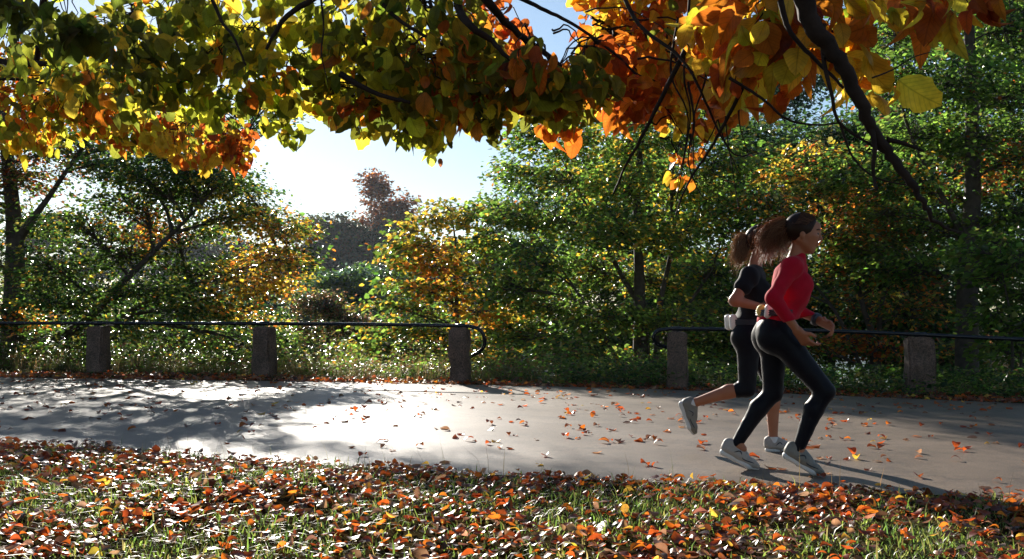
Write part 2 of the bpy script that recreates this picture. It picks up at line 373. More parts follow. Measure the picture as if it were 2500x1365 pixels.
# left tree: dark green with sweeping limbs, autumn colour at the right tips
zt = 18.6
b0 = gz(28, zt)
lt_cl = []
for (px, py, rx, ry, w) in [(-120, 420, 150, 150, 2.4), (30, 420, 100, 90, 1.6), (-100, 620, 140, 120, 2), (480, 420, 70, 25, .8), (400, 330, 80, 30, .8), (480, 330, 70, 25, .7), (540, 440, 45, 20, .5), (300, 280, 90, 30, .7), (600, 465, 45, 18, .4), (550, 305, 70, 20, .7), (650, 262, 60, 14, .6), (745, 250, 60, 14, .5), (530, 450, 55, 30, .7), (400, 370, 70, 25, .6), (120, 330, 70, 40, .6), (590, 490, 50, 22, .5), (390, 460, 90, 35, .9), (10, 330, 90, 50, .8), (170, 370, 55, 45, .7), (260, 400, 75, 45, 1.1), (235, 330, 50, 40, .6),
                            (350, 430, 95, 45, 1.3), (440, 400, 55, 22, .5), (480, 470, 70, 28, .8), (540, 410, 50, 12, .3), (330, 500, 110, 35, 1.2), (200, 545, 90, 35, 1.0), (80, 540, 70, 60, 1.1), (430, 560, 110, 40, 1.3),
                            (560, 530, 75, 30, .8), (650, 540, 55, 28, .7), (705, 570, 38, 35, .7), (700, 640, 50, 38, .8), (630, 620, 70, 35, .8), (300, 610, 120, 45, 1.5), (120, 650, 110, 55, 1.5),
                            (470, 660, 110, 40, 1.4), (610, 700, 70, 35, .9), (660, 690, 50, 25, .5), (350, 710, 140, 40, 1.6), (160, 740, 120, 45, 1.4), (500, 760, 110, 35, 1.3), (0, 760, 80, 70, 1.2),
                            (300, 800, 140, 40, 1.4), (600, 800, 80, 40, .9), (450, 840, 110, 35, 1.1), (180, 850, 120, 35, 1.1), (620, 860, 70, 30, .5), (40, 870, 80, 35, .7)]:
    lt_cl.append((px, py, rx, ry, zt+R.uniform(-1.1, 1.3), 1.1, w))
tree('hornbeam_tree', 'dark green spreading tree at the left edge, its limbs sweeping down behind the rail', 'tree',
     [([b0, TPT(36, 700, zt), TPT(35, 560, zt), TPT(20, 400, zt), TPT(0, 200, zt), TPT(-30, 20, zt)], .23, .05),
      ([TPT(38, 600, zt), TPT(75, 540, zt-.1), TPT(120, 480, zt-.2), TPT(200, 360, zt-.4), TPT(250, 280, zt-.6)], .09, .015),
      ([gz(60, zt, .4), TPT(200, 790, zt-.3), TPT(300, 690, zt-.5), TPT(390, 600, zt-.6), TPT(480, 510, zt-.8), TPT(560, 420, zt-1)], .10, .012),
      ([gz(50, zt, .5), TPT(240, 800, zt+.2), TPT(370, 735, zt+.3), TPT(520, 680, zt+.5), TPT(640, 640, zt+.6), TPT(720, 590, zt+.8)], .085, .01)],
     lt_cl, leaf=.072, pal=((DGREEN, GREEN, OLIVE, LGREEN, YEL, ORG), (5, 5, 2, 1.5, .5, .15)), spray=12, per=34, spread=.52, flat=.14, limb_r=.075,
     patch=[(690, 590, 110, ((YEL, ORG, LGREEN), (5, 2, 2)), .6), (640, 680, 110, ((YEL, ORG, OLIVE), (5, 3, 2)), .75), (350, 560, 55, ((ORG, RUST, YEL), (3, 2, 2)), .6),
            (60, 400, 110, ((RUST, BROWN, OLIVE), (2, 3, 2)), .6), (560, 520, 70, ((YEL, OLIVE), (1, 1)), .4), (100, 780, 40, ((ORG,), (1,)), .5)])

# young yellow tree in the gap
zt = 22.5
b0 = gz(1115, zt)
cl = [(px, py, rx, ry, zt+R.uniform(-1, 1), .9, w) for (px, py, rx, ry, w) in
      [(1095, 510, 45, 20, .5), (1060, 540, 60, 30, .8), (1150, 535, 55, 30, .8), (1000, 560, 40, 22, .4), (980, 610, 60, 18, .5), (1040, 600, 80, 30, 1), (1150, 600, 80, 35, 1.1), (960, 640, 50, 12, .4),
       (1060, 650, 90, 28, 1.1), (1190, 660, 70, 30, .8), (960, 690, 60, 15, .5), (1010, 700, 80, 20, .8), (1130, 710, 100, 30, 1.2), (930, 740, 45, 10, .3), (1010, 750, 100, 22, 1), (1180, 760, 90, 25, 1),
       (950, 800, 90, 18, .9), (1080, 810, 100, 25, 1.1), (1210, 780, 70, 16, .6), (900, 840, 70, 18, .8), (1010, 860, 110, 25, 1.3), (900, 880, 80, 16, .7), (1060, 900, 70, 18, .7), (1170, 850, 80, 30, .9)]]
tree('young_tree', 'slender young tree turning yellow, standing in the gap behind the curled end of the rail', 'tree',
     [([b0, TPT(1116, 800, zt), TPT(1113, 700, zt), TPT(1112, 600, zt), TPT(1100, 500, zt)], .075, .012),
      ([TPT(1118, 780, zt), TPT(1090, 700, zt), TPT(1060, 630, zt), TPT(1030, 560, zt)], .035, .008)],
     cl, leaf=.115, pal=((LGREEN, YEL, GREEN, ORG, OLIVE), (5, 3.2, 4, .5, 2)), spray=11, per=15, spread=.42, flat=.2,
     patch=[(1060, 660, 70, ((ORG, YEL), (3, 2)), .5), (1190, 765, 90, ((YEL, ORG), (5, 2)), .7), (1060, 530, 90, ((YEL, OLIVE), (3, 2)), .6)], limb_r=.035)

# big green multi-stemmed tree, centre right
zt = 21.0
b0 = gz(1560, zt)
cl = [(px, py, rx, ry, zt+R.uniform(-1.6, 1.6), 1.3, w) for (px, py, rx, ry, w) in
      [(1290, 330, 55, 45, .8), (1400, 340, 90, 60, 1.3), (1540, 350, 80, 50, 1.1), (1660, 350, 80, 60, 1.1), (1270, 420, 55, 45, .9), (1380, 440, 100, 55, 1.5), (1520, 450, 90, 60, 1.5), (1660, 460, 90, 55, 1.4),
       (1200, 510, 35, 20, .5), (1250, 520, 60, 40, 1), (1360, 540, 100, 55, 1.5), (1500, 560, 100, 55, 1.5), (1640, 570, 100, 60, 1.5), (1770, 520, 80, 80, 1.4), (1220, 600, 50, 45, .8), (1300, 640, 90, 55, 1.4),
       (1430, 660, 100, 55, 1.5), (1590, 680, 110, 55, 1.6), (1740, 660, 100, 70, 1.6), (1230, 700, 60, 45, .9), (1330, 750, 100, 50, 1.4), (1480, 770, 110, 45, 1.5), (1640, 780, 100, 50, 1.4), (1780, 780, 90, 60, 1.3),
       (1270, 820, 80, 35, 1.1), (1400, 850, 90, 40, 1.2), (1520, 880, 70, 30, .8), (1650, 880, 90, 35, 1.1), (1250, 890, 60, 30, .7), (1780, 880, 90, 35, 1), (1500, 280, 90, 30, .7), (1650, 280, 90, 40, .9), (1780, 400, 80, 60, 1)]]
tree('alder_tree', 'large bright green tree with several thin upright stems behind the gap between the two rails', 'tree',
     [([b0, TPT(1562, 800, zt), TPT(1560, 650, zt), TPT(1555, 480, zt), TPT(1570, 300, zt), TPT(1575, 200, zt)], .17, .03),
      ([gz(1580, zt, .3), TPT(1570, 780, zt+.2), TPT(1500, 640, zt+.2), TPT(1420, 480, zt+.3), TPT(1340, 330, zt+.4)], .09, .012),
      ([gz(1600, zt, .2), TPT(1610, 760, zt-.3), TPT(1640, 600, zt-.3), TPT(1640, 450, zt-.4), TPT(1660, 300, zt-.4)], .08, .012),
      ([gz(1545, zt, .4), TPT(1480, 830, zt-.3), TPT(1400, 700, zt-.5), TPT(1300, 560, zt-.6)], .06, .01),
      ([gz(1570, zt, .6), TPT(1640, 800, zt+.4), TPT(1740, 650, zt+.5), TPT(1780, 480, zt+.6)], .07, .01)],
     cl, leaf=.095, pal=((GREEN, LGREEN, DGREEN, OLIVE, YEL, ORG), (5, 6, 2, 1.2, 1, .15)), spray=14, per=24, spread=.42,
     patch=[(1540, 400, 200, ((YEL, LGREEN), (1, 2)), .35), (1620, 600, 120, ((YEL, LGREEN), (1, 1)), .3)])

# right hand trees
zt = 17.5
b0 = gz(2360, zt)
cl = [(px, py, rx, ry, zt+R.uniform(-1.3, 1.6), 1.2, w) for (px, py, rx, ry, w) in
      [(2200, 60, 90, 80, 1.2), (2350, 40, 100, 90, 1.5), (2480, 60, 90, 100, 1.4), (2200, 190, 90, 70, 1.3), (2330, 200, 100, 80, 1.6), (2470, 230, 100, 80, 1.6), (2240, 330, 90, 60, 1.4), (2380, 350, 100, 70, 1.3),
       (2500, 370, 80, 70, 1.0), (2200, 440, 90, 50, 1.3), (2330, 480, 90, 50, 1.1), (2480, 520, 80, 40, .9), (2260, 560, 80, 45, .9), (2140, 520, 70, 50, 1), (2600, 300, 100, 250, 2), (2600, 600, 100, 150, 1.5),
       (2380, 620, 60, 40, .5), (2200, 650, 80, 50, .9), (2100, 620, 70, 60, 1), (2250, -80, 150, 80, 1.5), (2450, -90, 150, 80, 1.5), (2130, 130, 50, 60, .7), (2050, 420, 60, 60, 1.0)]]
tree('maple_tree', 'tall deep green tree filling the right edge above the last stone post', 'tree',
     [([b0, TPT(2362, 700, zt), TPT(2375, 450, zt), TPT(2370, 200, zt), TPT(2360, -100, zt)], .22, .07),
      ([TPT(2365, 600, zt), TPT(2300, 480, zt), TPT(2220, 320, zt), TPT(2180, 150, zt)], .07, .012)],
     cl, leaf=.085, pal=((GREEN, DGREEN, LGREEN, OLIVE, RUST), (6, 2.5, 6, .8, .2)), spray=15, per=25, spread=.4,
     patch=[(2420, 420, 60, ((ORG, RUST), (1, 1)), .4), (2200, 440, 60, ((ORG, YEL), (1, 1)), .2)])
zt = 19.5
b0 = gz(2135, zt)
cl = [(px, py, rx, ry, zt+R.uniform(-1.2, 1.2), 1.0, w) for (px, py, rx, ry, w) in
      [(1900, 420, 80, 35, .9), (1990, 380, 90, 45, 1.0), (1880, 500, 80, 40, 1.0), (2000, 470, 90, 50, 1.3), (2100, 470, 60, 50, .9), (1860, 600, 80, 50, 1.1), (2040, 560, 90, 45, 1.3), (2150, 570, 80, 50, 1.1),
       (2070, 650, 90, 50, 1.2), (2180, 670, 80, 50, 1.1), (1900, 700, 80, 50, 1), (2100, 740, 100, 45, 1.3), (2230, 760, 80, 45, 1), (2080, 830, 80, 35, .9), (2180, 850, 70, 30, .7), (1940, 850, 90, 40, .9), (2300, 850, 70, 30, .5)]]
tree('cherry_tree', 'small bushy tree with orange and red autumn leaves among green, behind the runners', 'tree',
     [([b0, TPT(2130, 830, zt), TPT(2110, 760, zt), TPT(2080, 640, zt), TPT(2030, 480, zt)], .10, .015),
      ([gz(2140, zt, .3), TPT(2150, 760, zt+.2), TPT(2180, 640, zt+.2), TPT(2160, 520, zt+.2)], .07, .012),
      ([gz(2128, zt, .5), TPT(2050, 780, zt-.2), TPT(1980, 680, zt-.3), TPT(1900, 540, zt-.3)], .05, .01)],
     cl, leaf=.085, pal=((GREEN, OLIVE, ORG, RUST, LGREEN, YEL, DGREEN), (4, 3, 1.2, 1.2, 2, 1.2, 3)), spray=13, per=22, spread=.4,
     patch=[(2100, 480, 110, ((ORG, RUST), (2, 1)), .45), (2090, 850, 70, ((RUST, ORG), (2, 1)), .6), (2240, 700, 60, ((RUST, ORG), (1, 1)), .35), (1980, 420, 110, ((YEL, OLIVE), (2, 1)), .4)])
# bush at the right edge
zt = 15.6
b0 = gz(2470, zt)
cl = [(px, py, rx, ry, zt+R.uniform(-.5, .5), .6, w) for (px, py, rx, ry, w) in
      [(2440, 590, 60, 30, .8), (2500, 640, 60, 40, .8), (2420, 670, 55, 30, .8), (2480, 720, 70, 35, 1), (2420, 770, 50, 30, .6), (2500, 800, 60, 40, .8), (2450, 860, 50, 30, .6), (2560, 700, 60, 120, 1.5), (2380, 610, 30, 18, .3)]]
tree('hazel_bush', 'lighter green leafy bush at the right edge just behind the rail', 'bush',
     [([b0, TPT(2470, 800, zt), TPT(2450, 680, zt), TPT(2440, 590, zt)], .03, .008), ([b0+[.1, 0, 0], TPT(2500, 780, zt), TPT(2510, 640, zt)], .03, .008)],
     cl, leaf=.10, pal=((LGREEN, GREEN, OLIVE), (4, 4, 1)), spray=9, per=16, spread=.34, limb_r=.03)

# wood behind: individual trees, farther
def back_tree(name, label, px, top, wid, Z, pal, leaf, spray=9, per=26, low=900, jit=.3, n=18, ml='leaf', patch=(), spread=.8, group=None, shape=1.0):
    b0 = gz(px, Z); cls = []
    for i in range(n):
        v = R.random(); py = top+(low-top)*v
        half = wid*(.35+.65*math.sin(math.pi*min(1, (.12+v*.8)))**shape)
        x = px+R.uniform(-1, 1)*half*.75
        cls.append((x, py, wid*.33, (low-top)*.10+8, Z+R.uniform(-.3, .3)*wid/F*Z, wid/F*Z*.35, 1.0))
    return tree(name, label, 'tree', [([b0, TPT(px, (low+top)/2, Z), TPT(px+R.uniform(-10, 10), top+20, Z)], .012*(low-top)/F*Z+.04, .03)],
                cls, leaf=leaf, pal=pal, spray=spray, per=per, spread=spread, jit=jit, mleaf=ml, limb_r=.05, patch=patch, group=group, tms=[tmpl_tri()])
back_tree('willow_tree', 'bluish green tree with sky glinting through, standing behind the runners above the alder', 1920, 130, 170, 30, ((BLUEG, DGREEN), (3, 1)), .14, n=20, low=880)
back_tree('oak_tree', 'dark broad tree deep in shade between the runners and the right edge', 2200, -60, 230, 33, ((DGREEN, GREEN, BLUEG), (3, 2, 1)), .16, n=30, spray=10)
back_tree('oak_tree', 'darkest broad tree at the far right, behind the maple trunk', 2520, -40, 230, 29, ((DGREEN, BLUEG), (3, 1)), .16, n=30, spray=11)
back_tree('lime_tree', 'tall tree seen through the thin stems of the big green tree', 1640, 330, 190, 34, ((GREEN, DGREEN, OLIVE), (3, 3, 1)), .16, n=18)
back_tree('lime_tree', 'grey green tree showing between the young yellow tree and the big green one', 1300, 470, 110, 36, ((BLUEG, GREEN), (2, 1)), .16, n=14)
back_tree('shrub_tree', 'rounded grey green thicket tree above the rail in the hazy middle distance', 820, 665, 95, 62, ((BLUEG, GREEN), (2, 2)), .22, n=16, spray=9, low=850, spread=.9)
back_tree('shrub_tree', 'low grey green thicket left of the hazy middle distance thicket tree', 700, 700, 90, 58, ((BLUEG, GREEN), (3, 2)), .22, n=14, low=860, spread=.9)
back_tree('shrub_tree', 'grey green thicket tree half hidden behind the young yellow tree', 940, 640, 80, 66, ((BLUEG, GREEN), (2, 2)), .22, n=12, low=850, spread=.9)
back_tree('hawthorn_bush', 'brownish sprawling hawthorn bush behind the rail right of the middle post', 800, 730, 130, 27, ((BROWN, OLIVE, DGREEN), (3, 2, 2)), .07, n=14, low=870, spray=9, per=30, spread=.4)['category'] = 'bush'
back_tree('hawthorn_bush', 'low dark green bush hanging over the slope behind the middle post', 700, 810, 110, 24, ((GREEN, OLIVE, LGREEN), (3, 2, 2)), .08, n=10, low=900, spray=9, per=26, spread=.4)['category'] = 'bush'
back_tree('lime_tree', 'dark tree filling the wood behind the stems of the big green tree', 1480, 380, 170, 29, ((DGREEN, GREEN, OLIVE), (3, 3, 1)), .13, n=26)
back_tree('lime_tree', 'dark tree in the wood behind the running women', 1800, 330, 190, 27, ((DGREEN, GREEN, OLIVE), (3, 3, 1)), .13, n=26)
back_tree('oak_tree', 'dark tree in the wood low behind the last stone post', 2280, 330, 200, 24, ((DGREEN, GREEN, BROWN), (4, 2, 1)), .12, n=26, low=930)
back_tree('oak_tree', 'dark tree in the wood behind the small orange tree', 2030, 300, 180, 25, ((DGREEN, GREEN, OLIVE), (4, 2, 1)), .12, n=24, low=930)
for px, top, wid, Z_, lab in [(60, 640, 150, 27, 'leafy bush below the left tree, nearest the left edge'), (260, 690, 140, 30, 'leafy bush behind the furthest left stone post'), (440, 700, 140, 28, 'leafy bush between the two left stone posts'),
                         (600, 720, 110, 33, 'leafy bush just left of the second stone post'), (880, 780, 110, 30, 'low leafy bush below the hawthorn'), (1020, 760, 110, 31, 'leafy bush behind the foot of the young yellow tree'),
                         (1230, 740, 110, 29, 'leafy bush right of the curled rail end'), (1450, 760, 100, 26, 'leafy bush in the gap between the rails, on the left'), (1640, 740, 120, 25, 'leafy bush behind the rounded start of the right rail')]:
    back_tree('hazel_bush', lab, px, top, wid, Z_, ((GREEN, DGREEN, OLIVE, LGREEN), (4, 4, 1, 1.5)), .09, n=12, low=930, spray=8, per=26, spread=.5)['category'] = 'bush'
# far shore
Z = 205
far = [(905, 445, 80, ((ORG, BROWN, RUST), (3, 2, 3)), 'tall russet tree topping the skyline across the lake', 8), (965, 480, 60, ((BROWN, RUST, ORG), (3, 3, 1)), 'lower russet tree leaning on the tallest one across the lake', 12),
       (805, 535, 100, ((BROWN, DGREEN, OLIVE), (2, 3, 2)), 'dark rounded tree left of the tall russet tree across the lake', 26), (885, 560, 130, ((BLUEG, DGREEN, BROWN), (2, 2, 2)), 'dark green tree below the tall russet tree across the lake', 30),
       (720, 610, 80, ((BROWN, BLUEG), (2, 2)), 'brown tree across the lake at the left tips of the yellowing limbs', 14), (620, 590, 90, ((BLUEG, DGREEN), (2, 2)), 'dark tree across the lake behind the right limbs of the left tree', 14),
       (500, 570, 95, ((BLUEG, BROWN), (2, 1)), 'dark tree across the lake behind the middle of the left tree', 14), (380, 560, 95, ((BLUEG, DGREEN), (2, 2)), 'dark tree across the lake seen through the left tree', 14),
       (250, 560, 100, ((BLUEG, DGREEN), (2, 2)), 'dark tree across the lake second from the left', 12), (110, 540, 100, ((BLUEG, BROWN), (2, 1)), 'dark tree across the lake nearest the left edge', 12),
       (1010, 620, 80, ((BLUEG, BROWN), (2, 1)), 'dark tree across the lake behind the young yellow tree', 14), (1120, 600, 90, ((BLUEG, DGREEN), (2, 1)), 'dark tree across the lake behind the stem of the young tree', 12), (1240, 580, 90, ((BLUEG, DGREEN), (2, 1)), 'dark tree across the lake between the young tree and the big green tree', 12)]
for (px, top, wid, pl, lab, n) in far:
    back_tree('lakeside_tree', lab, px, top, wid, Z+R.uniform(-12, 12), pl, .62, n=n+12, low=815, spray=9, per=30, spread=2.0, ml='far_leaf', group='trees across the lake')

# ------------------------------------------------------------------ stone posts
def granite_post(px, ytop, w, wd, label, lean=0, seed=1):
    u = (px-1250)/F; t = (5.33-13.4*u)/(.977+.216*u); x, y = xy(t, 0.0)
    z0 = float(G(x, y)); top = CAMZ-(ytop-HOR)/F*y
    h = top-z0; r = np.random.default_rng(seed)
    import bmesh
    bm = bmesh.new(); bmesh.ops.create_cube(bm, size=1)
    bmesh.ops.scale(bm, vec=(w, wd, h+.35), verts=bm.verts); bmesh.ops.translate(bm, vec=(0, 0, (h-.35)/2), verts=bm.verts)
    bmesh.ops.bevel(bm, geom=bm.edges[:], offset=.022, segments=2, affect='EDGES')
    bmesh.ops.subdivide_edges(bm, edges=bm.edges[:], cuts=5, use_grid_fill=True)
    from mathutils import noise
    for v in bm.verts:
        p = v.co*5+Vector((seed*3.1, 0, 0)); q = v.co*16+Vector((seed, 5, 0))
        n1 = noise.noise_vector(p)*.032+noise.noise_vector(q)*.014
        tp = 1-.07*(v.co.z/h)
        v.co = Vector((v.co.x*tp+n1.x+lean*v.co.z, v.co.y*tp+n1.y, v.co.z+n1.z*.6))
    me = bpy.data.meshes.new('stone_post'); bm.to_mesh(me); bm.free(); me.materials.append(M['granite'])
    for p in me.polygons: p.use_smooth = False
    o = obj('stone_post', me); o.location = (x, y, z0); o.rotation_euler = (0, 0, math.atan2(-TD[1], -TD[0])+r.uniform(-.06, .06))
    return tag(o, label, 'post', 'granite posts carrying the rail')
granite_post(240, 797, .29, .27, 'rough granite post furthest left, deep in tall grass under the dark tree', .01, 1)
granite_post(646, 798, .30, .27, 'rough granite post, second from the left, where the road glare is brightest', -.01, 2)
granite_post(1123, 800, .265, .25, 'slim granite post beside the curled end of the left rail', 0, 3)
granite_post(1654, 810, .285, .26, 'granite post under the rounded start of the right rail, left of the runners', 0, 4)
granite_post(2247, 824, .35, .3, 'thick blocky granite post right of the runners', -.02, 5)
granite_post(2900, 850, .33, .3, 'granite post outside the picture on the right', 0, 6)
granite_post(-200, 794, .3, .28, 'granite post outside the picture on the left', 0, 7)

# ------------------------------------------------------------------ rails
def postline(px, py, s=0.0):
    u = (px-1250)/F; t = (5.33-13.4*u)/(.977+.216*u); x, y = xy(t, 0); x += s*ND[0]; y += s*ND[1]
    return np.array([x, y, CAMZ-(py-HOR)/F*y])
def railing(name, label, pts, clamps):
    base = pts[0].copy(); root = empty(name, tuple(base)); tag(root, label, 'railing')
    m = MB(); m.tube(spline(pts, 6)-base, .027, 12); m.build('rail', M['iron'], root)
    for c in clamps:
        q = postline(*c)-base; k = MB()
        d = np.array([TD[0], TD[1], 0])*.07
        k.tube([q-d, q+d], .035, 12); k.tube([q+[0, 0, -.10], q+[0, 0, 0]], .016, 8); k.build('clamp', M['iron'], root)
    return root
railing('hand_rail', 'long dark iron rail on the left, its end curled back down into the ground',
        [postline(-700, 788), postline(-200, 788.5), postline(0, 789), postline(240, 789), postline(420, 789.5), postline(646, 790), postline(900, 792), postline(1123, 796), postline(1150, 797.5, 0), postline(1172, 806, 0),
         postline(1181, 822, .02), postline(1180, 842, .06), postline(1168, 856, .14), postline(1140, 870, .25), postline(1095, 893, .4), postline(1052, 918, .5), postline(1035, 935, .5)],
        [(240, 789), (646, 790), (1123, 796)])
railing('hand_rail', 'iron rail on the right passing behind the runners, its start bent into a hook',
        [postline(1632, 849, .12), postline(1612, 844, .08), postline(1598, 833, .03), postline(1596, 820), postline(1606, 808), postline(1630, 804), postline(1654, 803), postline(1850, 805), postline(2050, 809), postline(2247, 817), postline(2500, 829), postline(2900, 845), postline(3300, 870)],
        [(1654, 803), (2247, 817)])
# ------------------------------------------------------------------ overhanging beech
OV = [tmpl_ovate(.25, .10, 1, lobes=.02, n=10), tmpl_ovate(.55, .2, 2, w=.36, lobes=.03, n=10), tmpl_ovate(.1, .05, 3, w=.38, n=10), tmpl_ovate(.8, .3, 4, w=.29, twist=.7, n=10), tmpl_ovate(.3, -.1, 5, w=.35, lobes=.03, n=10), tmpl_ovate(-.3, .15, 6, w=.40, twist=-.3, n=10), tmpl_ovate(1.1, .4, 7, w=.25, n=10)]
CG = (.080, .088, .010); CY = (.27, .19, .016); CO = (.24, .075, .008); CR = (.15, .032, .006); CL = (.20, .20, .016); CD = (.045, .052, .008)
def canopy():
    base = np.array([2.6, -2.4, float(G(2.6, -2.4))])
    root = empty('beech_tree', tuple(base)); tag(root, 'beech branches with green, yellow and orange leaves hanging across the top', 'tree')
    m = MB(); tr = [base, base+[.05, 0, 1.6], base+[-.05, .15, 3.2], base+[0, .3, 5.5], base+[.1, .4, 9]]
    p = spline(tr, 8); m.tube(p-base, lerp_r(.34, .12, len(p), .7)+.12*np.exp(-np.arange(len(p))*.5), 14); m.build('trunk', M['bark_red'], root)
    fork = base+[0, .25, 4.2]
    pal_g = ((CG, CD, CL, CY, CO), (5, 2.5, 2.8, 2.0, .5)); pal_y = ((CY, CO, CL, CG, CR), (4, 2.5, 2, 2.2, .8)); pal_o = ((CO, CR, CY, CG), (4, 2.4, 2.6, .4)); pal_a = ((CY, CO, CR, CL), (4, 3.4, 1.2, .6))
    pal_m = ((CG, CO, CY, CR, CD), (3, 1.6, 1.6, .8, 1.2))
    # (px, py, rx, ry, Z, rz, number, leaf length, palette)
    L = [  # left: yellow and orange, further off
        (60, 180, 150, 90, 6.6, .8, 260, .085, pal_y), (60, 290, 120, 60, 6.4, .7, 150, .085, pal_y), (45, 345, 55, 28, 6.2, .3, 30, .085, ((CL, CY), (1, 2))), (200, 240, 130, 70, 6.6, .7, 200, .085, pal_y), (300, 290, 120, 60, 6.8, .6, 150, .085, pal_y),
        (330, 340, 90, 30, 6.7, .4, 60, .085, pal_y), (430, 355, 70, 30, 6.4, .4, 70, .085, ((CY, CO), (3, 1))), (560, 330, 60, 50, 6.0, .5, 100, .085, pal_o), (560, 375, 60, 22, 6.0, .3, 40, .085, pal_o), (480, 385, 45, 16, 6.2, .3, 22, .085, ((CY, CO), (2, 1))), (420, 290, 100, 50, 6.6, .6, 90, .085, pal_y),
        (260, 130, 130, 60, 6.8, .8, 130, .085, pal_y), (420, 60, 150, 60, 6.0, .8, 130, .085, pal_g),
        # left top: dark green, near
        (70, 40, 100, 45, 3.6, .4, 40, .095, ((CD, CG), (2, 1))), (180, 60, 70, 45, 3.5, .3, 26, .10, ((CD, CG), (3, 1))), (110, 170, 90, 40, 4.2, .4, 22, .09, pal_g), (330, 130, 110, 80, 4.2, .5, 80, .09, ((CD, CG, CY), (3, 3, 1))), (260, 210, 100, 60, 4.6, .5, 55, .09, pal_g), (400, 200, 70, 60, 4.6, .5, 40, .09, pal_g),
        # centre: green
        (520, 60, 130, 70, 4.6, .7, 140, .09, pal_g), (520, 170, 80, 55, 4.6, .5, 60, .09, pal_g), (500, 250, 80, 35, 4.8, .4, 36, .09, ((CG, CL), (2, 1))), (640, 130, 60, 50, 4.4, .5, 36, .09, pal_g), (650, 240, 60, 40, 4.6, .4, 34, .088, pal_g), (690, 310, 50, 26, 4.8, .3, 26, .085, pal_g), (760, 80, 110, 75, 4.5, .7, 120, .09, ((CG, CL, CY), (3, 4, 1))),
        (730, 200, 80, 50, 4.4, .5, 60, .09, pal_g), (860, 170, 80, 70, 4.4, .6, 90, .09, pal_g), (880, 270, 70, 38, 4.4, .4, 44, .085, pal_m), (960, 80, 130, 80, 4.2, .7, 150, .09, pal_g), (980, 210, 110, 70, 4.2, .5, 120, .09, pal_g), (1010, 300, 75, 38, 4.2, .35, 56, .088, pal_g), (1060, 335, 35, 16, 4.2, .2, 12, .085, pal_g),
        (1130, 120, 120, 90, 3.9, .6, 150, .09, pal_m), (1130, 230, 100, 50, 3.9, .5, 90, .09, pal_m), (1190, 290, 60, 32, 3.9, .3, 40, .09, pal_g), (1180, 60, 80, 50, 4.6, .5, 50, .085, ((CR, CO), (2, 1))), (1270, 100, 45, 50, 4.8, .4, 20, .085, ((CR, CO), (2, 1))),
        (1290, 200, 100, 50, 3.7, .5, 90, .09, pal_m), (1400, 220, 100, 45, 3.7, .4, 80, .09, ((CG, CD, CY, CO), (3, 2, 2, 1))), (1330, 255, 60, 22, 3.7, .3, 16, .09, ((CG, CL, CY), (2, 2, 1))), (1440, 150, 60, 30, 3.9, .3, 26, .09, pal_m),
        # orange
        (1500, 60, 90, 70, 4.6, .6, 110, .085, pal_a), (1480, 180, 90, 60, 4.4, .6, 90, .085, pal_o), (1620, 60, 110, 75, 4.2, .6, 140, .09, pal_o), (1580, 170, 100, 60, 4.2, .6, 110, .09, pal_o), (1550, 250, 80, 32, 4.0, .4, 44, .09, ((CR, CO), (2, 2))), (1650, 260, 50, 40, 4.2, .3, 22, .085, ((CY, CO), (3, 1))), (1375, 310, 60, 16, 4.2, .15, 20, .085, ((CO, CR), (2, 1))),
        (1690, 180, 80, 60, 3.8, .5, 60, .09, pal_o), (1740, 270, 60, 40, 3.8, .3, 26, .085, pal_o), (1670, 385, 34, 8, 3.9, .1, 8, .06, ((CO, CR), (2, 1))), (1660, 435, 30, 14, 3.9, .1, 9, .062, ((CO, CY), (2, 1))), (1700, 360, 20, 14, 3.9, .1, 4, .06, ((CO,), (1,))), (1660, 305, 24, 16, 4.1, .1, 5, .085, ((CY,), (1,))),
        # right: big amber leaves, close
        (1790, 50, 110, 60, 2.7, .3, 46, .095, pal_a), (1830, 140, 90, 60, 2.6, .3, 32, .10, pal_a), (1780, 200, 60, 50, 2.8, .25, 16, .09, pal_a), (1930, 50, 100, 50, 2.5, .25, 26, .10, pal_a), (1980, 120, 70, 50, 2.45, .2, 12, .10, ((CY, CO), (2, 1))), (2040, 70, 80, 45, 2.5, .25, 20, .095, pal_a), (2080, 150, 70, 40, 2.45, .15, 10, .105, ((CY, CO), (2, 1))),
        (1925, 225, 34, 25, 2.6, .1, 5, .09, ((CO, CR), (1, 1))), (2150, 205, 30, 22, 2.45, .1, 4, .09, ((CY,), (1,))), (1800, 260, 60, 30, 3.2, .2, 12, .085, pal_o), (2120, 20, 60, 25, 2.5, .2, 10, .09, pal_a), (2230, 15, 60, 26, 2.2, .15, 8, .09, pal_a), (2310, 25, 60, 26, 2.2, .12, 9, .095, ((CO, CY, CR), (2, 2, 1))), (2370, 5, 50, 14, 2.2, .1, 5, .09, ((CO, CR), (1, 1))),
        # above the frame
        (100, -130, 260, 120, 5.5, .8, 130, .095, pal_g), (500, -150, 260, 130, 5.2, .6, 50, .095, pal_g), (900, -150, 260, 130, 4.8, .6, 50, .095, pal_g), (1250, -180, 200, 120, 4.4, .6, 70, .095, pal_m), (1600, -140, 240, 110, 4.0, 1.0, 300, .095, pal_o), (1950, -150, 240, 110, 2.9, .6, 180, .10, pal_a), (2300, -140, 200, 90, 2.5, .4, 90, .10, pal_a), (1100, -500, 1300, 250, 4.0, 1.6, 120, .11, pal_g)]
    pos = []; size = []; col = []; axs = []; nos = []; tw = MB(); cents = []
